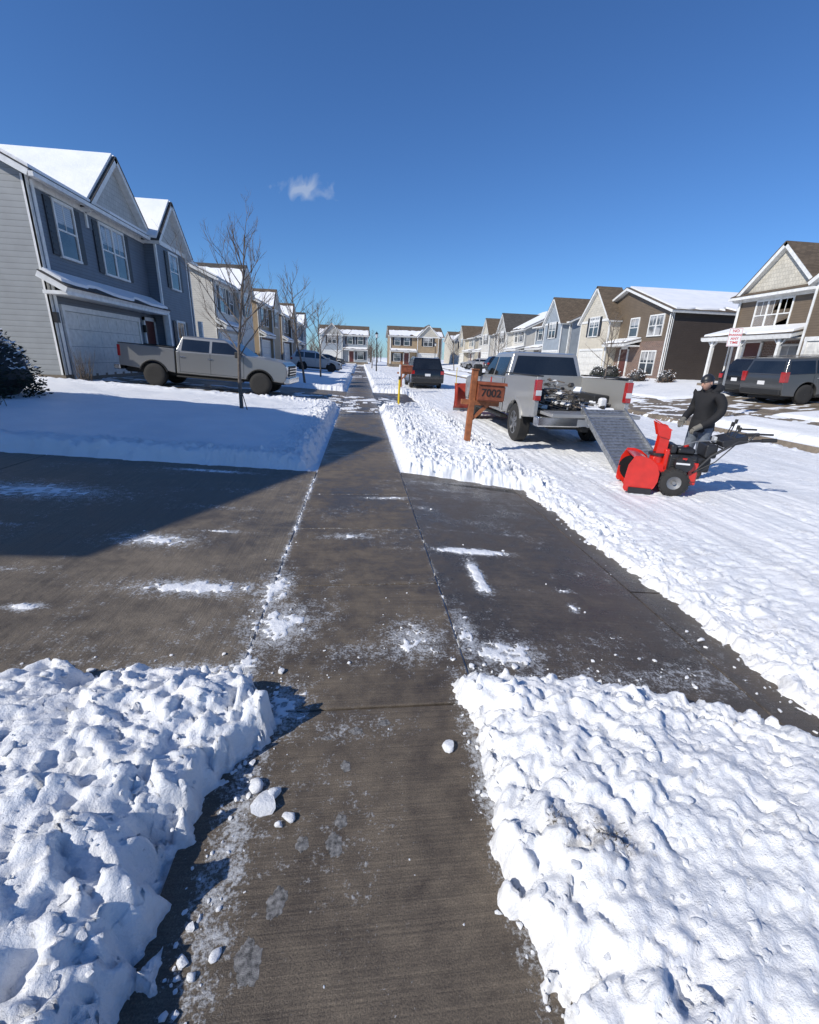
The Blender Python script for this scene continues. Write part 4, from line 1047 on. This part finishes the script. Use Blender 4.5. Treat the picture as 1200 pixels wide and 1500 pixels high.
    for s_ in (1,-1):
        el_,wr=hands[s_]; d=(wr-el_).normalized(); side=Vector((0,1,0)); side=(side-d*side.dot(d)).normalized(); nrm=d.cross(side)*s_
        if nrm.z>0: nrm=-nrm
        A.tube('gloves','glove',[wr-d*.03,wr+d*.02,wr+d*.06,wr+d*.095],[.048,.042,.046,.037],10)
        for k,ln in enumerate((.070,.080,.074,.058)):
            b=wr+d*.085+side*(k-1.5)*.021
            A.tube('gloves','glove',[b,b+d*ln*.45+nrm*.006,b+d*ln*.75+nrm*.03,b+d*ln*.72+nrm*.055],[.0115,.011,.010,.008],8)
        b=wr+d*.035-side*.036*s_
        A.tube('gloves','glove',[b,b-side*.028*s_+d*.03+nrm*.01,b-side*.03*s_+d*.06+nrm*.03],[.014,.012,.009],8)
    A.finish()
    for c in list(A.e.children): c.parent=e
    bpy.data.objects.remove(A.e)
person((5.32,6.50,TF(5.1,6.7)+.045),rad(180+10),.94)

# ------------------------------------------------------------------ mailboxes, posts, signs, lamp
def mailbox(name,x,y,num,lean=0,s=1.0):
    A=Asm(name,(x,y,TF(x,y)),(0,lean,0))
    A.box('post','wood',-.055,.055,-.05,.05,-.1,1.46,bevel=.008)
    A.box('arm','wood',-.20,.52,-.045,.045,.84,.93,bevel=.006)
    A.quadslab('brace','wood',[(.05,-.03,.55),(.05,.03,.55),(.34,.03,.84),(.34,-.03,.84)],.06)
    A.box('box_body','woodd',.065,.56,-.13,.13,.93,1.22,bevel=.01)
    A.prism('box_roof','woodd',[(-.16,1.22),(.16,1.22),(.12,1.27),(-.12,1.27)],.06,.60,'x')
    A.box('box_side_board','woodd',.07,.56,-.137,-.13,.95,1.20)
    A.box('box_door','woodd',.56,.58,-.11,.11,.95,1.2,bevel=.005); A.box('flag','bred',.35,.37,.13,.15,1.1,1.36)
    A.box('post_cap','wood',-.065,.065,-.06,.06,1.46,1.485)
    A.finish()
    if num: text(A.e,'house_number',num,(.315,-.1395,1.075),(rad(90),0,0),.19,'numtan',.002,.004)
mailbox('mailbox',2.03,8.35,'7002',rad(2.5))
mailbox('mailbox.001',2.1,24.0,None,0)
def marker():
    A=Asm('yellow_marker_post',(1.22,14.6,0),(0,rad(1),0))
    A.cyl('rod','yellow',(0,0,0),(0,0,.95),.035,n=10); A.cyl('collar','dark',(0,0,.95),(0,0,1.05),.04,n=10); A.cyl('tip','signw',(0,0,1.05),(0,0,1.4),.032,n=10)
    A.finish()
marker()
def sign():
    z=TF(11.6,13.5)
    A=Asm('no_parking_sign',(11.55,13.6,z),(0,rad(-1.0),0))
    A.box('post','steel',-.03,.03,-.02,.02,-.1,2.80)
    A.box('panel','signw',-.175,.175,-.035,-.028,2.27,2.80,bevel=.0)
    for a in ((-.165,.165,2.282,2.289),(-.165,.165,2.781,2.788),(-.165,-.158,2.282,2.788),(.158,.165,2.282,2.788)): A.box('border','signr',a[0],a[1],-.037,-.035,a[2],a[3])
    A.finish()
    A.e.rotation_euler=(0,rad(-1.0),rad(-30))
    for t,zz,sz in (('NO',2.715,.11),('PARKING',2.60,.075),('ANY',2.495,.10),('TIME',2.38,.10)):
        text(A.e,'sign_text',t,(0,-.038,zz),(rad(90),0,0),sz,'signr',.001,.002)
sign()
def lamp(x,y):
    A=Asm('street_lamp',(x,y,TF(x,y)))
    A.lathe('post','black',(0,0,0),[(0,.14),(.12,.14),(.2,.08),(.7,.06),(3.4,.04),(3.5,.07)],14,'z')
    A.lathe('lantern','head_l',(0,0,3.5),[(0,.09),(.38,.15)],10,'z'); A.lathe('lantern_cap','black',(0,0,3.88),[(0,.2),(.12,.1),(.22,.02),(.3,.01)],12,'z')
    A.finish()
lamp(1.7,50); lamp(11.8,74)

# ------------------------------------------------------------------ trees & shrubs
def tree(name,x,y,h,seed,spread=.5,r0=.045,depth=4,stake=False,dens=1.0,upk=0):
    rng=random.Random(seed); A=Asm(name,(x,y,TF(x,y)))
    def br(p,d,ln,r,lev):
        n=5 if lev<3 else 3; pts=[p];rs=[r]; dd=d.copy()
        for i in range(n):
            dd=(dd+Vector((rng.gauss(0,.10),rng.gauss(0,.10),rng.gauss(.03+upk*.12,.05)))).normalized()
            if lev==0: dd=(dd+Vector((0,0,.6))).normalized()
            pts.append(pts[-1]+dd*ln/n); rs.append(r*(1-.75*(i+1)/n) if lev else r*(1-.8*(i+1)/n))
        A.tube('trunk' if lev==0 else 'branches','bark',pts,rs,8 if lev==0 else (5 if lev<2 else 3))
        if lev>=depth: return
        if lev==0:
            k=int(17*dens)
            for i in range(k):
                t=.34+.62*i/k; idx_=t*n; a=int(idx_); q=pts[a].lerp(pts[min(a+1,n)],idx_-a)
                az=i*2.4+rng.random()*.6; up=rng.uniform(.7,1.5)+upk
                v=Vector((math.cos(az),math.sin(az),up)).normalized()
                br(q,v,ln*(1-t*.75)*spread*rng.uniform(.75,1.1),r*.42*(1-t*.5),1)
        else:
            k=rng.randint(3,5) if lev<3 else 2
            for i in range(k):
                t=rng.uniform(.2,.95); idx_=t*n; a=int(idx_); q=pts[a].lerp(pts[min(a+1,n)],idx_-a)
                v=(dd+Vector((rng.gauss(0,.55),rng.gauss(0,.55),rng.uniform(0,.5)))).normalized()
                br(q,v,ln*rng.uniform(.35,.6),max(.0022,r*.5),lev+1)
    br(Vector((0,0,-.05)),Vector((-.03,0,1)),h,r0,0)
    if stake: A.cyl('stake','bark',(.22,-.25,0),(.05,-.05,.55),.012,n=6)
    A.finish()
tree('bare_tree',-2.95,11.7,4.05,3,.60,.05,4,True,1.15,.15)
tree('bare_tree.001',-2.75,23.5,4.9,5,.6,.06,3)
tree('bare_tree.002',-2.6,31,4.6,6,.6,.06,3)
tree('bare_tree.003',-2.6,52,4.8,8,.6,.07,3)
tree('bare_tree.004',13.2,23.8,4.0,9,.5,.05,3)
tree('bare_tree.005',13.3,44,4.8,11,.5,.07,3)
tree('bare_tree.006',12.6,62,4.8,12,.5,.07,3)
tree('bare_tree.007',1.5,62,4.8,14,.5,.07,3)
def bush(name,x,y,r,h,mat,seed,snow=True,n=2600):
    rng=random.Random(seed); A=Asm(name,(x,y,TF(x,y)))
    vs=[];fs=[]; sv=[];sf=[]
    for i in range(n):
        while True:
            p=Vector((rng.uniform(-1,1),rng.uniform(-1,1),rng.uniform(-.2,1)))
            L_=p.length
            if .62<L_<1+.14*math.sin(p.x*7+seed)*math.cos(p.y*6+p.z*5): break
        q=Vector((p.x*r,p.y*r,max(0,p.z)*h)); a=rng.random()*6.3; s_=rng.uniform(.03,.07)
        u=Vector((math.cos(a),math.sin(a),rng.uniform(-.5,.9))).normalized()*s_; v=u.orthogonal().normalized()*s_*.45
        isn=snow and p.z>.45 and rng.random()<.4
        t=sv if isn else vs; tf=sf if isn else fs; o=len(t)
        t+= [q-u-v,q+u-v*.2,q+v,q-u*.5+v]; tf.append((o,o+1,o+2,o+3))
    A.raw('foliage',mat,vs,fs)
    if sv: A.raw('snow_on_foliage','chunk',sv,sf)
    A.lathe('core','dark',(0,0,0),[(0,r*.3),(h*.3,r*.72),(h*.65,r*.6),(h*.85,r*.2),(h*.86,.01)],12,'z')
    for k in range(6):
        a=k*1.05; A.cyl('stems','bark',(0,0,0),(math.cos(a)*r*.5,math.sin(a)*r*.5,h*.5),.02,n=5)
    A.finish()
bush('evergreen_shrub',-7.95,10.9,1.0,1.55,'leaf',1,True,3600)
bush('evergreen_shrub.001',18.9,33.5,.8,1.1,'leaf',2,True,900)
bush('evergreen_shrub.002',19.2,36.0,.7,1.0,'leaf',3,True,900)
bush('dry_shrub',18.9,27.0,.6,.9,'drybush',4,True,800)
bush('dry_shrub.001',18.4,29.2,.7,.9,'drybush',5,True,800)
def twigs(name,x,y,h,seed,n=40):
    rng=random.Random(seed); A=Asm(name,(x,y,TF(x,y)))
    for i in range(n):
        a=rng.random()*6.3; b=Vector((rng.gauss(0,.12),rng.gauss(0,.12),0)); t=b+Vector((math.cos(a)*.35*rng.random(),math.sin(a)*.35*rng.random(),h*rng.uniform(.5,1)))
        A.tube('twigs','bark',[b,b.lerp(t,.5)+Vector((rng.gauss(0,.03),rng.gauss(0,.03),0)),t],[.008,.006,.002],4)
    A.finish()
twigs('twig_shrub',-8.9,16.0,1.2,3); twigs('twig_shrub.001',-8.8,22.3,1.0,4); twigs('twig_shrub.002',-7.0,9.3,.5,5,25)
def belt():
    vs=[];fs=[];rng=random.Random(5)
    for i in range(90):
        x=rng.uniform(-70,90); y=rng.uniform(125,170); h=rng.uniform(5,9)
        for k in range(34):
            z0=h*rng.uniform(.1,.6); a=rng.random()*6.3; l=h*rng.uniform(.15,.4); w=.05
            o=len(vs); dx,dy=math.cos(a)*l*.6,math.sin(a)*l*.6
            vs+=[(x-w,y,z0),(x+w,y,z0),(x+dx,y+dy,z0+l)]; fs.append((o,o+1,o+2))
        o=len(vs); vs+=[(x-.12,y,0),(x+.12,y,0),(x,y,h*.8)]; fs.append((o,o+1,o+2))
    m=bpy.data.meshes.new("distant_trees"); m.from_pydata(vs,[],fs); m.materials.append(M['bark']); COL.objects.link(bpy.data.objects.new("distant_trees",m))
belt()

# ------------------------------------------------------------------ light
el=rad(37); d=Vector((.876,.482,0)).normalized()*math.cos(el); sd=Vector((d.x,d.y,-math.sin(el)))
sun=bpy.data.lights.new("sun",'SUN'); sun.energy=4.6; sun.angle=rad(.53); sun.color=(1,.945,.85)
so=bpy.data.objects.new("sun",sun); COL.objects.link(so); so.rotation_euler=sd.to_track_quat('-Z','Y').to_euler()
w=bpy.data.worlds.new("World"); SC.world=w; w.use_nodes=True; nt=w.node_tree
bg=nt.nodes["Background"]; sky=nt.nodes.new("ShaderNodeTexSky"); sky.sky_type='NISHITA'; sky.sun_disc=False
ts=-sd; sky.sun_elevation=el; sky.sun_rotation=math.atan2(ts.x,ts.y); sky.air_density=1.0; sky.dust_density=.2; sky.ozone_density=3; sky.altitude=200
hs=nt.nodes.new("ShaderNodeMix"); hs.data_type='RGBA'; hs.blend_type='MULTIPLY'; hs.inputs[0].default_value=1; hs.inputs[7].default_value=(.58,.92,1.36,1)
nt.links.new(sky.outputs[0],hs.inputs[6])
tc=nt.nodes.new("ShaderNodeTexCoord"); vm=nt.nodes.new("ShaderNodeVectorMath"); vm.operation='SUBTRACT'; vm.inputs[1].default_value=(-.095,.9555,.2794); nt.links.new(tc.outputs["Generated"],vm.inputs[0])
mp=nt.nodes.new("ShaderNodeMapping"); mp.inputs["Scale"].default_value=(19,19,40); nt.links.new(vm.outputs[0],mp.inputs[0])
ln=nt.nodes.new("ShaderNodeVectorMath"); ln.operation='LENGTH'; nt.links.new(mp.outputs[0],ln.inputs[0])
no=nt.nodes.new("ShaderNodeTexNoise"); no.inputs["Scale"].default_value=26; no.inputs["Detail"].default_value=7; no.inputs["Distortion"].default_value=1.2; nt.links.new(tc.outputs["Generated"],no.inputs["Vector"])
a=math_(nt,'SUBTRACT',1,ln.outputs["Value"]); a=math_(nt,'ADD',a,math_(nt,'MULTIPLY',math_(nt,'SUBTRACT',no.outputs[0],.5),2.6))
rp=ramp(nt,a,[(.1,0),(1.0,.45)])
mx=nt.nodes.new("ShaderNodeMix"); mx.data_type='RGBA'; nt.links.new(rp.outputs[0],mx.inputs[0]); nt.links.new(hs.outputs[2],mx.inputs[6]); mx.inputs[7].default_value=(6.5,7.2,8.2,1)
nt.links.new(mx.outputs[2],bg.inputs[0]); bg.inputs[1].default_value=.093

# ------------------------------------------------------------------ camera
P_=rad(19.1);R_=rad(2.2);Yw=rad(6.69)
fw=Vector((math.sin(Yw)*math.cos(P_),math.cos(Yw)*math.cos(P_),-math.sin(P_))); r0=Vector((math.cos(Yw),-math.sin(Yw),0)); u0=r0.cross(fw)
rt=r0*math.cos(R_)+u0*math.sin(R_); up=-r0*math.sin(R_)+u0*math.cos(R_)
cam=bpy.data.cameras.new("camera"); co=bpy.data.objects.new("camera",cam); COL.objects.link(co)
mt=Matrix((rt,up,-fw)).transposed().to_4x4(); mt.translation=(0,0,1.6); co.matrix_world=mt
cam.sensor_fit='HORIZONTAL'; cam.sensor_width=36; cam.lens=650/1200*36; cam.clip_end=3000; cam.clip_start=.05
SC.camera=co
SC.view_settings.view_transform='Standard'; SC.view_settings.look='None'; SC.view_settings.exposure=0
